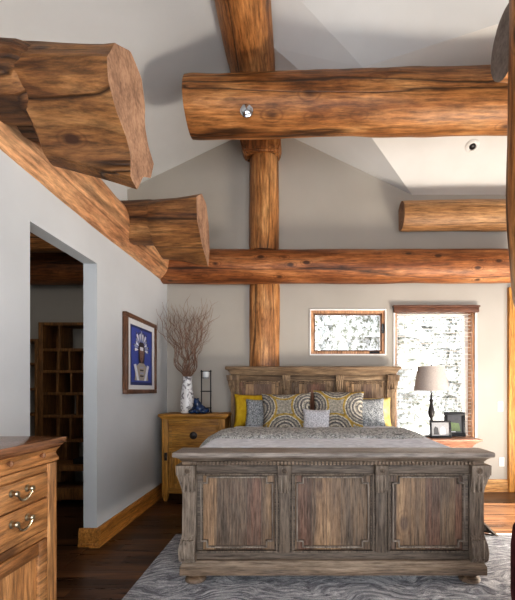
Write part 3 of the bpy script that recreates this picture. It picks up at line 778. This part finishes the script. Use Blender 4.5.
BCX = .215
def drape(u, half, top, drop, r=.16, flare=.05):
    """profile across the bed: arclength param u in 0..1, returns x, z"""
    flat = half - r; arc = r * PI / 2; L = flat + arc + drop
    s = (u * 2 - 1) * L; a = abs(s); sg = 1 if s >= 0 else -1
    if a < flat: return sg * a, top
    if a < flat + arc:
        t = (a - flat) / r; return sg * (flat + r * math.sin(t)), top - r * (1 - math.cos(t))
    e = a - flat - arc
    return sg * (half + e * flare), top - r - e
duv = thing('duvet', 'pale grey coverlet spread on the weathered bed with patterned edge folded back', 'bedding', (BCX, 3.4, .80))
def f_main(u, v):
    x, z = drape(u, .985, .868, .16, .12)
    y = 2.885 + v * 1.75
    n = .010 * noise.noise(Vector((x * 3, y * 3, 1))) + .006 * noise.noise(Vector((x * 8, y * 8, 2)))
    return (BCX + x, y, z + n)
grid_obj('coverlet', f_main, 60, 40, M['duvet'], .02, parent=duv)
def f_fold(u, v):
    x, z = drape(u, 1.075, .875, .22, .30, .0)
    a = PI * (v * 1.0)
    edge = abs(u * 2 - 1)
    yc = 3.72 + .03 * noise.noise(Vector((u * 5, 0, 3)))
    n = .010 * noise.noise(Vector((x * 7, v * 5, 5))) + .006 * noise.noise(Vector((x * 18, v * 9, 5)))
    return (BCX - .03 + x, yc - .30 * math.cos(a), z - .045 + .095 * math.sin(a) ** .5 + n)
grid_obj('folded_edge', f_fold, 90, 20, M['fold'], .03, parent=duv)
def f_side(u, v):
    y = 3.52 + .75 * u; w_ = .02 * math.sin(u * 22) * v
    x = 1.21 + .54 * v ** 1.5 * (1 - .6 * u) + w_
    z = .76 - .745 * v
    return (x, y, z)
grid_obj('side_drape', f_side, 36, 16, M['taupe'], .012, parent=duv, label='taupe skirt trailing to the floor')

# pillows
def pillow_bm(w, h, t, seed):
    bm = BM(); n = 22; fr = {}; bk = {}
    for i in range(n + 1):
        for j in range(n + 1):
            u = -1 + 2 * i / n; v = -1 + 2 * j / n
            x = w / 2 * u * (1 - .075 * (1 - v * v)); z = h / 2 + h / 2 * v * (1 - .075 * (1 - u * u))
            th = t / 2 * ((1 - u ** 4) * (1 - v ** 4)) ** .55 * (1 - .25 * (u * u + v * v) / 2)
            wr = .008 * noise.noise(Vector((x * 9 + seed, z * 9, seed))) * (1 if th > 1e-4 else 0)
            fr[i, j] = bm.verts.new((x, -th + wr, z))
            bk[i, j] = fr[i, j] if i in (0, n) or j in (0, n) else bm.verts.new((x, th + wr, z))
    for i in range(n):
        for j in range(n):
            bm.faces.new((fr[i, j], fr[i + 1, j], fr[i + 1, j + 1], fr[i, j + 1]))
            bm.faces.new((bk[i, j], bk[i, j + 1], bk[i + 1, j + 1], bk[i + 1, j]))
    return bm
def pillow(label, w, h, t, loc, lean, m, rz=0, ry=0, seed=0, piping=None):
    o = obj('throw_pillow', pillow_bm(w, h, t, seed), M[m], label=label, cat='pillow', smooth=80)
    o.location = loc; o.rotation_euler = (math.radians(-lean), math.radians(ry), math.radians(rz)); o['group'] = 'throw pillows on the bed'
    return o
pillow('mustard yellow pillow at the left end of the headboard', .46, .40, .13, (-.495, 4.76, 0.840), 14, 'yellow', 4, seed=1)
pillow('grey speckled pillow leaning in front of the mustard yellow one', .46, .37, .14, (-.36, 4.62, 0.820), 18, 'paisley', -3, seed=2)
pillow('pale yellow pillow half hidden at the right end of the row', .44, .36, .13, (.895, 4.76, 0.840), 14, 'yellow_pale', -4, seed=3)
pillow('grey speckled pillow leaning in front of the pale yellow one', .46, .38, .14, (.80, 4.62, 0.820), 18, 'paisley', 3, seed=4)
pillow('medallion print pillow left of the small plain grey one', .56, .47, .17, (-.09, 4.46, 0.800), 20, 'medallion', 3, -1.5, seed=5)
pillow('medallion print pillow right of the small plain grey one', .58, .50, .17, (.46, 4.48, 0.800), 20, 'medallion', -3, 2, seed=6)
pillow('small plain pale grey pillow in front of the medallion pair', .29, .30, .11, (.21, 4.26, 0.790), 20, 'greydot', 0, 2, seed=7)

# rug
bm = BM(); nx, ny = 60, 50; g = {}
for i in range(nx + 1):
    for j in range(ny + 1):
        x = -1.06 + 3.75 * i / nx; y = .7 + 2.92 * j / ny
        e = min(i, nx - i, j, ny - j)
        g[i, j] = bm.verts.new((x, y, .002 if e == 0 else .014 + .002 * noise.noise(Vector((x * 6, y * 6, 0)))))
for i in range(nx):
    for j in range(ny): bm.faces.new((g[i, j], g[i + 1, j], g[i + 1, j + 1], g[i, j + 1]))
obj('area_rug', bm, M['rug'], label='grey blue feather patterned rug under the foot of the bed', cat='rug', loc=(.8, 2.2, 0))

# ------------------------------------------------------------------ dresser (front faces +x)
dr = thing('dresser', 'pine dresser with dark polished top at the left wall', 'dresser', (-1.38, 1.5, 0))
DXF = -1.148; DB = -1.60; DY0, DY1 = .62, 1.96
def ybox(bm, x0, x1, y0, y1, z0, z1, b=.004): box(bm, x0, x1, y0, y1, z0, z1, b)
bm = BM(); box(bm, DB, DXF - .012, DY0 + .01, DY1 - .01, .06, .93); obj('carcass', bm, M['dres_z'], dr)
bm = BM(); box(bm, DB - .01, -1.1225, DY0 - .04, DY1 + .04, 1.022, 1.05, .006)
loft_rect(bm, [(1.005, DB, -1.145, DY0 - .02, DY1 + .02), (1.022, DB, -1.130, DY0 - .03, DY1 + .03)])
obj('dresser_top', bm, M['dres_top'], dr)
bm = BM()
PR = [(-1.16, .935), (-1.148, .94), (-1.146, .955), (-1.158, .968), (-1.160, .980), (-1.150, .995), (-1.138, 1.005)]
prism(bm, PR + [(DB, 1.005), (DB, .935)], 1, DY0 - .012, DY1 + .012)
ov = obj('ogee_drawer', bm, M['dres_y'], dr)
for y in (1.0, 1.23, 1.64, 1.85):
    bm = BM(); lathe(bm, [(.006, 0), (.006, .008), (.012, .012), (.012, .018), (.006, .022)], (-1.16, y, .979), 14, axis='x'); obj('knob', bm, M['dres_top'], ov)
for y0, y1 in ((DY0, DY0 + .07), (DY1 - .072, DY1), (1.275, 1.325)):
    bm = BM(); box(bm, DXF - .05, DXF, y0, y1, .06, .935, .004); obj('stile', bm, M['dres_z'], dr)
bm = BM()
box(bm, DXF - .05, DXF - .004, DY0, DY1, .902, .935, .003); box(bm, DXF - .05, DXF - .004, DY0, DY1, .600, .635, .003); box(bm, DXF - .05, DXF - .004, DY0, DY1, .06, .14, .003)
obj('rail', bm, M['dres_y'], dr)
def bail(parent, yc, zc, x):
    bm = BM()
    for s in (-1, 1):
        lathe(bm, [(.016, 0), (.016, .003), (.010, .008), (.010, .020), (.013, .024), (.009, .030)], (x, yc + s * .048, zc + .012), 16, axis='x')
    pts = []
    for i in range(13):
        t = -1 + i / 6; pts.append((x + .026 - .006 * (1 - t * t), yc + t * .048, zc + .012 - .036 * (1 - abs(t) ** 2.6)))
    tube(bm, pts, [.0035 + .0025 * (1 - abs(-1 + i / 6)) for i in range(13)], 8)
    obj('bail_handle', bm, M['pewter'], parent, label='antique brass bail handle')
for y0, y1 in ((DY0 + .073, 1.272), (1.328, DY1 - .075)):
    for z0, z1, hz in ((.790, .899, .846), (.640, .782, .722)):
        bm = BM(); box(bm, DXF - .05, DXF + .003, y0, y1, z0, z1, .006); d_ = obj('drawer', bm, M['dres_y'], dr)
        bail(d_, 1.69 if y0 > 1.3 else (y0 + y1) / 2, hz, DXF + .003)
    bm = BM(); ring_y = [(y0, y0 + .062, .145, .597), (y1 - .062, y1, .145, .597), (y0 + .062, y1 - .062, .535, .597), (y0 + .062, y1 - .062, .145, .21)]
    for a, b, c, d in ring_y: box(bm, DXF - .04, DXF, a, b, c, d, .004)
    dd = obj('cabinet_door', bm, M['dres_y'], dr)
    bm = BM(); box(bm, DXF - .04, DXF - .016, y0 + .05, y1 - .05, .2, .55, .002); loft = obj('door_panel', bm, M['dres_z'], dd)
for y in (DY0 + .05, DY1 - .05):
    for x in (DB + .06, DXF - .05):
        bm = BM(); lathe(bm, [(.025, 0), (.04, .02), (.035, .06)], (x, y, 0), 14); obj('foot', bm, M['dres_z'], dr)

# ------------------------------------------------------------------ left nightstand
ns = thing('nightstand', 'tall honey pine bedside cabinet in the left corner', 'nightstand', (-1.18, 4.86, 0))
nx0, nx1, ny0, ny1 = -1.535, -.81, 4.665, 5.08
bm = BM(); box(bm, nx0 + .01, nx1 - .01, ny0 + .02, ny1, .09, .965); obj('carcass', bm, M['cab_z'], ns)
bm = BM(); box(bm, nx0 - .035, nx1 + .035, ny0 - .03, ny1 + .01, .970, 1.0, .006); loft_rect(bm, [(.945, nx0 - .004, nx1 + .004, ny0 - .004, ny1), (.970, nx0 - .022, nx1 + .022, ny0 - .02, ny1)])
obj('cabinet_top', bm, M['cab_x'], ns)
for x in (nx0, nx1 - .075):
    for y in (ny0, ny1 - .07):
        bm = BM(); box(bm, x, x + .075, y, y + .07, .09, .945, .004); loft_rect(bm, [(0, x + .02, x + .05, y + .015, y + .045), (.03, x + .012, x + .058, y + .008, y + .055), (.09, x + .004, x + .07, y, y + .066)]); obj('leg', bm, M['cab_z'], ns)
for z0, z1 in ((.900, .945), (.09, .15)):
    bm = BM(); box(bm, nx0 + .075, nx1 - .075, ny0 + .004, ny0 + .03, z0, z1, .003); obj('rail', bm, M['cab_x'], ns)
bm = BM()
ring(bm, nx0 + .078, nx1 - .078, .575, .897, .035, ny0 + .002, ny0 + .03, .004); box(bm, nx0 + .11, nx1 - .11, ny0 + .010, ny0 + .03, .605, .865, .003)
d_ = obj('drawer', bm, M['cab_x'], ns)
bm = BM(); lathe(bm, [(.044, 0), (.044, -.005), (.032, -.009), (.014, -.011), (.014, -.018), (.026, -.024), (.026, -.034), (.012, -.04)], (-1.175, ny0 + .010, .755), 24, axis='y'); obj('knob', bm, M['dark_hw'], d_, label='round dark iron knob')
bm = BM()
ring(bm, nx0 + .078, nx1 - .078, .153, .570, .05, ny0 + .002, ny0 + .03, .004); box(bm, nx0 + .12, nx1 - .12, ny0 + .012, ny0 + .03, .2, .53, .003)
d_ = obj('cabinet_door', bm, M['cab_z'], ns)
bm = BM(); box(bm, nx0 + .03, nx0 + .062, ny0 - .012, ny0 + .004, .47, .56, .004); lathe(bm, [(.010, 0), (.010, -.014), (.005, -.018)], (nx0 + .046, ny0 - .01, .515), 10, axis='y'); obj('latch', bm, M['dark_hw'], d_)

ZN = 1.0
# vase
VC = (-1.295, 4.86, ZN)
bm = BM(); lathe(bm, [(.066, 0), (.074, .01), (.080, .08), (.078, .16), (.068, .26), (.056, .35), (.052, .39), (.056, .425), (.060, .435), (.052, .435), (.046, .39), (.05, .3), (.055, .1), (.05, .02)], VC, 28)
obj('vase', bm, M['vase'], label='tall white vase with dark painted marks holding dry twigs', cat='vase', loc=VC)
def twig_bm(seed, az, tilt, L):
    rn = random.Random(seed); bm = BM()
    base = Vector((math.cos(az) * .02, math.sin(az) * .02, -.30)); neck = Vector((math.cos(az) * .032, math.sin(az) * .032, 0.0))
    pts = [base, neck]; p = neck.copy(); d = Vector((math.cos(az) * math.sin(tilt), math.sin(az) * math.sin(tilt), math.cos(tilt)))
    n = 14; ph = rn.uniform(0, 6)
    side = d.orthogonal().normalized(); s2 = d.cross(side)
    fork = []
    for i in range(n):
        w = math.sin(i * 1.15 + ph) * .42; w2 = math.cos(i * .9 + ph * 1.7) * .42
        p = p + (d + side * w + s2 * w2 + Vector((math.cos(az), math.sin(az), -.2)) * (.02 * i * math.sin(tilt))).normalized() * (L / n)
        p.y = min(p.y, .22); p.x = max(p.x, -.29)
        pts.append(p.copy())
        if i in (5, 8, 10): fork.append((len(pts) - 1, rn.uniform(-1, 1), rn.uniform(-1, 1)))
    tube(bm, pts, [.0045 - .0034 * k / len(pts) for k in range(len(pts))], 5)
    for k, a, b in fork:
        q = pts[k].copy(); fp = [q.copy()]; dd = (d + side * a * .9 + s2 * b * .9).normalized()
        for i in range(6):
            q = q + (dd + side * math.sin(i * 1.3 + a * 5) * .5 + s2 * math.cos(i * 1.3 + b * 5) * .4).normalized() * (L / n * .75)
            q.y = min(q.y, .22); q.x = max(q.x, -.29); fp.append(q.copy())
        tube(bm, fp, [.0026 - .0003 * i for i in range(7)], 4)
    return bm
for k in range(34):
    az = k * 2.399; tilt = .05 + .30 * ((k + .5) / 34) ** .7
    o = obj('dry_twig', twig_bm(k, az, tilt, RND.uniform(.72, 1.02)), M['twig'], label='thin curly dry brown twig standing in the white vase', cat='twig', group='dry twigs in the white vase')
    o.location = (VC[0], VC[1], VC[2] + .425)
# candle stand
cs = thing('candle_stand', 'black iron ladder shaped candle stand beside the blue figurine', 'candle holder', (-1.07, 4.9, ZN))
bm = BM()
for x in (-1.135, -1.025):
    tube(bm, [(x, 4.9, ZN + .012), (x, 4.9, ZN + .515)], .0075, 6)
    tube(bm, [(x, 4.83, ZN + .006), (x, 4.97, ZN + .006)], .006, 6)
for z in (.06, .26, .50): tube(bm, [(-1.145, 4.9, ZN + z), (-1.015, 4.9, ZN + z)], .007, 6)
tube(bm, [(-1.115, 4.9, ZN + .42), (-1.115, 4.86, ZN + .42), (-1.05, 4.86, ZN + .42), (-1.05, 4.9, ZN + .42)], .004, 6)
obj('stand', bm, M['black'], cs)
bm = BM(); lathe(bm, [(.022, 0), (.034, .02), (.040, .055), (.038, .085), (.034, .085), (.034, .06)], (-1.08, 4.9, ZN + .41), 18); obj('candle_cup', bm, M['glass_white'], cs, label='frosted glass candle cup')
# blue figurine
bm = BM()
fx, fy = -1.135, 4.76
for c, r in (((0, 0, .055), (.085, .06, .055)), ((-.015, -.01, .105), (.05, .045, .05)), ((-.02, -.025, .145), (.034, .034, .032)), ((.06, -.03, .03), (.05, .04, .03)), ((-.07, -.035, .028), (.045, .04, .028)), ((.09, .01, .035), (.035, .035, .03)), ((-.01, -.055, .03), (.035, .03, .028)), ((-.035, -.035, .172), (.012, .012, .014)), ((0, -.035, .172), (.012, .012, .014))):
    ellipsoid(bm, (fx + c[0], fy + c[1], ZN + c[2]), r, 14)
o = obj('figurine', bm, M['blue_cer'], label='blue glazed ceramic crouching figurine at the foot of the vase', cat='figurine', loc=(fx, fy, ZN), smooth=90)
rm = o.modifiers.new('fuse', 'REMESH'); rm.mode = 'VOXEL'; rm.voxel_size = .006; rm.use_smooth_shade = True

# ------------------------------------------------------------------ right nightstand
rn_ = thing('nightstand', 'pinkish wood bedside table under the tall window', 'nightstand', (1.8, 4.86, 0))
a0, a1, b0, b1 = 1.55, 2.04, 4.72, 5.06; ZR = .712
bm = BM(); box(bm, a0 - .09, a1 + .09, b0 - .075, b1 + .03, ZR - .022, ZR, .006)
loft_rect(bm, [(ZR - .10, a0, a1, b0, b1), (ZR - .07, a0 - .015, a1 + .015, b0 - .012, b1), (ZR - .03, a0 - .065, a1 + .065, b0 - .055, b1 + .02), (ZR - .022, a0 - .075, a1 + .075, b0 - .06, b1 + .02)])
obj('table_top', bm, M['pink_x'], rn_)
bm = BM(); box(bm, a0 + .01, a1 - .01, b0 + .01, b1 - .01, .12, ZR - .10); obj('carcass', bm, M['pink_x'], rn_)
for z0, z1 in ((.37, .60), (.13, .36)):
    bm = BM(); box(bm, a0 + .05, a1 - .05, b0 - .008, b0 + .02, z0, z1, .006); d_ = obj('drawer', bm, M['pink_x'], rn_)
    bm = BM(); lathe(bm, [(.008, 0), (.008, -.012), (.018, -.018), (.018, -.028), (.008, -.032)], ((a0 + a1) / 2, b0 - .008, (z0 + z1) / 2), 16, axis='y'); obj('knob', bm, M['dark_hw'], d_)
for x in (a0, a1 - .045):
    for y in (b0, b1 - .045):
        bm = BM(); loft_rect(bm, [(0, x + .008, x + .037, y + .008, y + .037), (.12, x, x + .045, y, y + .045), (.61, x, x + .045, y, y + .045)]); obj('leg', bm, M['pink_x'], rn_)
# lamp
LC = (1.625, 4.90, ZR)
lp = thing('table_lamp', 'table lamp with grey linen shade and dark turned base', 'lamp', LC)
bm = BM(); lathe(bm, [(.072, 0), (.075, .008), (.06, .018), (.03, .026), (.018, .04), (.014, .10), (.016, .17), (.024, .185), (.026, .195), (.016, .205), (.014, .22), (.028, .25), (.040, .29), (.036, .33), (.022, .38), (.016, .42), (.026, .435), (.028, .445), (.014, .455), (.010, .50), (.010, .53)], LC, 24); obj('base', bm, M['lamp_base'], lp)
bm = BM(); tube(bm, [(LC[0], LC[1], ZR + .5), (LC[0], LC[1], ZR + .86)], .004, 8); lathe(bm, [(.006, 0), (.010, .012), (.006, .025), (.003, .035)], (LC[0], LC[1], ZR + .845), 12)
for a in range(3):
    an = a * 2 * PI / 3; tube(bm, [(LC[0], LC[1], ZR + .835), (LC[0] + .152 * math.cos(an), LC[1] + .152 * math.sin(an), ZR + .835)], .002, 5)
obj('harp_and_finial', bm, M['lamp_base'], lp)
bm = BM(); lathe(bm, [(.205, .555), (.155, .845), (.152, .845), (.202, .555), (.205, .555)], LC, 40, cap=False); obj('lamp_shade', bm, M['shade'], lp)
# photo frames
def photo_frame(label, cx, y, z, w, h, bw, rz, art):
    t = thing('photo_frame', label, 'picture frame', (cx, y, z)); t.rotation_euler = (math.radians(-8), 0, math.radians(rz))
    bm = BM(); ring(bm, -w / 2, w / 2, 0, h, bw, -.012, .008, .003); obj('frame', bm, M['black'] if art else M['lamp_base'], t, local=True)
    bm = BM(); box(bm, -w / 2 + bw * .8, w / 2 - bw * .8, -.002, .004, bw * .8, h - bw * .8)
    iw = w - 2 * bw; ih = h - 2 * bw
    def pc(pts, mi, y_):
        vs = [bm.verts.new((-iw / 2 + u * iw, y_, bw + v * ih)) for u, v in pts]; bm.faces.new(vs).material_index = mi
    for pts, mi in art: pc(pts, mi, -.0035 - .0004 * mi)
    obj('photograph', bm, [M['photo_g'], M['photo_g'], M['photo_d'], M['photo_l'], M['photo_gr']], t, local=True)
    bm = BM(); prism(bm, [(.008, 0.0), (.008, h * .6), (.10, 0.012)], 0, -.015, .015); obj('easel_back', bm, M['black'], t, local=True)
photo_frame('dark framed black and white photo in front on the pinkish bedside table', 1.705, 4.80, ZR + .002, .255, .20, .022, 3,
            [([(.06, .08), (.94, .08), (.94, .92), (.06, .92)], 1), ([(.1, .1), (.4, .1), (.36, .6), (.2, .72), (.1, .5)], 2), ([(.45, .1), (.8, .1), (.74, .6), (.6, .7), (.5, .55)], 3)])
photo_frame('taller black framed photo with green tones behind the black and white one', 1.93, 4.95, ZR + .002, .245, .295, .04, -8,
            [([(.0, 0), (1, 0), (1, 1), (0, 1)], 2), ([(.1, .1), (.9, .1), (.8, .55), (.2, .6)], 4), ([(.15, .05), (.55, .05), (.45, .3), (.2, .28)], 3)])

# ------------------------------------------------------------------ framed picture on the left wall
pc_ = thing('framed_picture', 'framed blue portrait with feathered headdress on the left wall', 'picture', (XW, 4.21, 1.63))
y0, y1, z0, z1 = 3.80, 4.62, 1.239, 2.01; xf = XW + .046
def ring_x(bm, y0, y1, z0, z1, t, x0, x1, bev=.003):
    box(bm, x0, x1, y0, y1, z1 - t, z1, bev); box(bm, x0, x1, y0, y1, z0, z0 + t, bev)
    box(bm, x0, x1, y0, y0 + t, z0 + t, z1 - t, bev); box(bm, x0, x1, y1 - t, y1, z0 + t, z1 - t, bev)
bm = BM(); ring_x(bm, y0, y1, z0, z1, .042, XW + .002, xf, .005); obj('frame', bm, M['frame_w'], pc_)
bm = BM(); box(bm, XW + .003, xf - .016, y0 + .035, y1 - .035, z0 + .035, z1 - .035); obj('mat', bm, M['mat_board'], pc_)
bm = BM(); xa = xf - .0155
ay0, ay1, az0, az1 = 3.915, 4.505, 1.325, 1.915
lay = [0]
def poly(pts, mi):
    lay[0] += 1
    vs = [bm.verts.new((xa + .00012 * lay[0], ay0 + (ay1 - ay0) * u, az0 + (az1 - az0) * v)) for u, v in pts]; bm.faces.new(vs).material_index = mi
poly([(0, 0), (1, 0), (1, 1), (0, 1)], 1); poly([(.04, .05), (.96, .05), (.96, .96), (.04, .96)], 0)
cu, cv = .47, .62
for k in range(-7, 8):
    a = k * .235; L = .36 + .04 * math.cos(k * 2); w_ = .028
    dx, dz = math.sin(a), math.cos(a)
    b0_ = (cu + dx * .10, cv + dz * .12); tip = (cu + dx * L * .95, cv + dz * L); m_ = (cu + dx * L * .7, cv + dz * L * .72)
    poly([b0_, (m_[0] + dz * w_, m_[1] - dx * w_), tip, (m_[0] - dz * w_, m_[1] + dx * w_)], 2 if k % 2 else 3)
    t2 = (cu + dx * L * .78, cv + dz * L * .8); poly([(t2[0] + dz * w_ * .6, t2[1] - dx * w_ * .6), tip, (t2[0] - dz * w_ * .6, t2[1] + dx * w_ * .6)], 5)
poly([(.36, .30), (.58, .30), (.62, .62), (.56, .74), (.38, .74), (.32, .62)], 5)
poly([(.40, .44), (.47, .38), (.54, .44), (.56, .58), (.53, .66), (.41, .66), (.38, .58)], 4)
poly([(.40, .60), (.54, .60), (.55, .66), (.39, .66)], 2)
poly([(.42, .54), (.45, .54), (.45, .555), (.42, .555)], 5); poly([(.49, .54), (.52, .54), (.52, .555), (.49, .555)], 5); poly([(.44, .455), (.50, .455), (.50, .465), (.44, .465)], 5)
poly([(.16, .08), (.78, .08), (.74, .30), (.58, .38), (.36, .38), (.20, .30)], 6)
poly([(.12, .34), (.22, .36), (.36, .08), (.26, .08)], 2); poly([(.82, .34), (.72, .36), (.58, .08), (.68, .08)], 2)
for v in (.32, .27, .22, .17): poly([(.38, v), (.56, v), (.54, v - .025), (.40, v - .025)], 5 if int(v * 100) % 2 else 3)
obj('artwork', bm, [M['art_blue'], M['art_deep'], M['art_white'], M['art_grey'], M['art_skin'], M['art_dark'], M['art_buff']], pc_, smooth=1)

# ------------------------------------------------------------------ side room furniture
bs = thing('bookshelf', 'tall open cubby bookshelf seen through the wall opening', 'bookshelf', (-2.4, 4.9, 0))
by0, by1 = 4.78, 5.06; bx0, bx1 = -3.02, -1.84
for x in (bx0, bx1 - .05):
    bm = BM(); box(bm, x, x + .055 if x < -2.5 else x + .05, by0, by1, 0, 2.07, .003); obj('side_panel', bm, M['shelf_x'], bs)
rows = [2.07, 1.765, 1.51, 1.25, .985, .70, .40, .08]
for z in rows:
    bm = BM(); box(bm, bx0 + .05, bx1 - .05, by0 + .005, by1, z - .035, z, .002); obj('shelf', bm, M['shelf_x'], bs)
divs = [(-2.78, -2.36), (-2.79, -2.66, -2.2), (-2.80, -2.64, -2.25), (-2.76, -2.57, -2.15), (-2.79, -2.65, -2.2), (-2.7, -2.3), (-2.75, -2.3)]
for r_, ds in enumerate(divs):
    for x in ds:
        bm = BM(); box(bm, x - .012, x + .012, by0 + .01, by1, rows[r_ + 1], rows[r_] - .035, .002); obj('divider', bm, M['shelf_x'], bs)
    bm = BM(); box(bm, bx0 + .055, ds[0], by1 - .02, by1 - .008, rows[r_ + 1], rows[r_] - .035)
    if len(ds) > 2: box(bm, ds[1], ds[2], by1 - .02, by1 - .008, rows[r_ + 1], rows[r_] - .035)
    obj('back_panel', bm, M['shelf_x'], bs)
b2 = thing('bookshelf', 'lower dark shelf unit left of the tall cubby bookshelf', 'bookshelf', (-3.3, 4.95, 0))
for x in (-3.56, -3.09):
    bm = BM(); box(bm, x, x + .04, 4.82, 5.08, 0, 1.88, .003); obj('side_panel', bm, M['shelf_x'], b2)
for z in (1.88, 1.6, 1.3, 1.0, .7, .4, .08):
    bm = BM(); box(bm, -3.52, -3.09, 4.825, 5.08, z - .03, z, .002); obj('shelf', bm, M['shelf_x'], b2)
bn = thing('low_bench', 'low two tier wooden bench in front of the tall cubby bookshelf', 'bench', (-2.2, 4.55, 0))
bm = BM(); box(bm, -2.75, -1.80, 4.35, 4.72, .41, .47, .004); obj('bench_top', bm, M['shelf_x'], bn)
bm = BM(); box(bm, -2.72, -1.83, 4.37, 4.70, .10, .22, .004); obj('lower_shelf', bm, M['shelf_x'], bn)
for x in (-2.73, -1.86):
    for y in (4.36, 4.66):
        bm = BM(); box(bm, x, x + .045, y, y + .045, 0, .41, .003); obj('leg', bm, M['shelf_x'], bn)
bm = BM(); box(bm, -2.22, -1.9, 4.40, 4.62, .47, .505, .004); obj('paper_stack', bm, M['paper'], label='stack of white papers on the low bench', cat='papers', loc=(-2.06, 4.51, .47))
bm = BM(); box(bm, -2.42, -2.28, 4.42, 4.58, .47, .53, .01); obj('storage_box', bm, M['black'], label='small black box beside the white papers on the low bench', cat='box', loc=(-2.35, 4.5, .47))

# ------------------------------------------------------------------ small fittings
sw = thing('light_switch', 'white light switch plate on the back wall right of the tall window', 'light switch', (2.565, YB, 1.065))
bm = BM(); box(bm, 2.535, 2.60, YB - .008, YB, 1.005, 1.13, .003); obj('plate', bm, M['white'], sw)
bm = BM(); box(bm, 2.553, 2.582, YB - .013, YB - .006, 1.035, 1.10, .002); obj('rocker', bm, M['white_trim'], sw)
ou = thing('power_outlet', 'white power outlet low on the back wall right of the tall window', 'outlet', (2.585, YB, .38))
bm = BM(); box(bm, 2.553, 2.618, YB - .008, YB, .315, .43, .003); obj('plate', bm, M['white'], ou)
for z in (.35, .395):
    bm = BM(); box(bm, 2.570, 2.601, YB - .011, YB - .006, z - .013, z + .013, .002); obj('socket', bm, M['white_trim'], ou)
dt = thing('ceiling_detector', 'small round white detector with dark centre on the right ceiling slope', 'detector', (1.96, 4.544, 6.19 - .48 * 4.544 - .0))
dt.rotation_euler = Vector((0, 0, 1)).rotation_difference(Vector((0, -.48, -1)).normalized()).to_euler()
bm = BM(); lathe(bm, [(.075, -.01), (.075, .02), (.062, .034), (.045, .038), (.045, .03)], (0, 0, 0), 28); obj('housing', bm, M['white'], dt, local=True)
bm = BM(); lathe(bm, [(.035, .02), (.035, .04), (.02, .05)], (0, 0, 0), 20); obj('sensor', bm, M['lamp_base'], dt, local=True)
po = thing('ottoman', 'dark red upholstered round ottoman at the lower right edge', 'ottoman', (1.425, 1.98, .012))
bm = BM(); lathe(bm, [(.30, .06), (.325, .08), (.34, .2), (.34, .45), (.33, .55), (.28, .61), (.15, .63), (.02, .632)], (1.425, 1.98, .012), 36); obj('cushion', bm, M['dred'], po)
bm = BM(); lathe(bm, [(.29, 0), (.30, .01), (.30, .065)], (1.425, 1.98, .012), 36); obj('base', bm, M['lamp_base'], po)

# ------------------------------------------------------------------ light, camera
wd = bpy.data.worlds.new('sky'); SC.world = wd; wd.use_nodes = True
wn = wd.node_tree; bgn = wn.nodes['Background']
bgn.inputs[0].default_value = (.87, .92, 1.0, 1); bgn.inputs[1].default_value = 2.2

def lamp(name, typ, loc, target, energy, col, **kw):
    l = bpy.data.lights.new(name, typ); l.energy = energy; l.color = col
    for k, v in kw.items(): setattr(l, k, v)
    o = bpy.data.objects.new(name, l); COL.objects.link(o); o.location = loc
    o.rotation_euler = (Vector(target) - Vector(loc)).to_track_quat('-Z', 'Y').to_euler()
    return o
lamp('sun', 'SUN', (8, 3.0, 8), (0.0, 3.4, -3.2), 15.0, (1.0, .90, .76), angle=.01)

lamp('floor_bounce', 'AREA', (2.75, 3.1, .3), (.3, 3.9, 4.0), 58.0, (1.0, .90, .78), shape='DISK', size=.9)
lamp('room_fill', 'AREA', (.9, -1.2, 2.0), (.3, 4.5, 1.4), 20.0, (1.0, .97, .93), shape='RECTANGLE', size=3.2, size_y=1.8)
lamp('side_room_fill', 'POINT', (-2.7, 2.6, 2.7), (-2.7, 2.6, 0), 7.5, (1.0, .95, .88), shadow_soft_size=.2)  # added fill light to brighten the side room, no fixture known there
cam = bpy.data.cameras.new('camera'); co = bpy.data.objects.new('camera', cam); COL.objects.link(co)
co.location = (0, 0, CAM_Z); co.rotation_euler = (PI / 2, 0, 0)
cam.sensor_width = 36; cam.sensor_fit = 'AUTO'; cam.lens = 408 * 36 / 600
cam.shift_x = -38.5 / 600; cam.shift_y = 90 / 600; cam.clip_start = .05
SC.camera = co
SC.view_settings.view_transform = 'Standard'; SC.view_settings.look = 'Medium High Contrast'
SC.view_settings.exposure = 1.03
SC.cycles.max_bounces = 10; SC.cycles.diffuse_bounces = 6; SC.cycles.transparent_max_bounces = 16
SC.cycles.use_denoising = True
SC.cycles.sample_clamp_indirect = 6.0
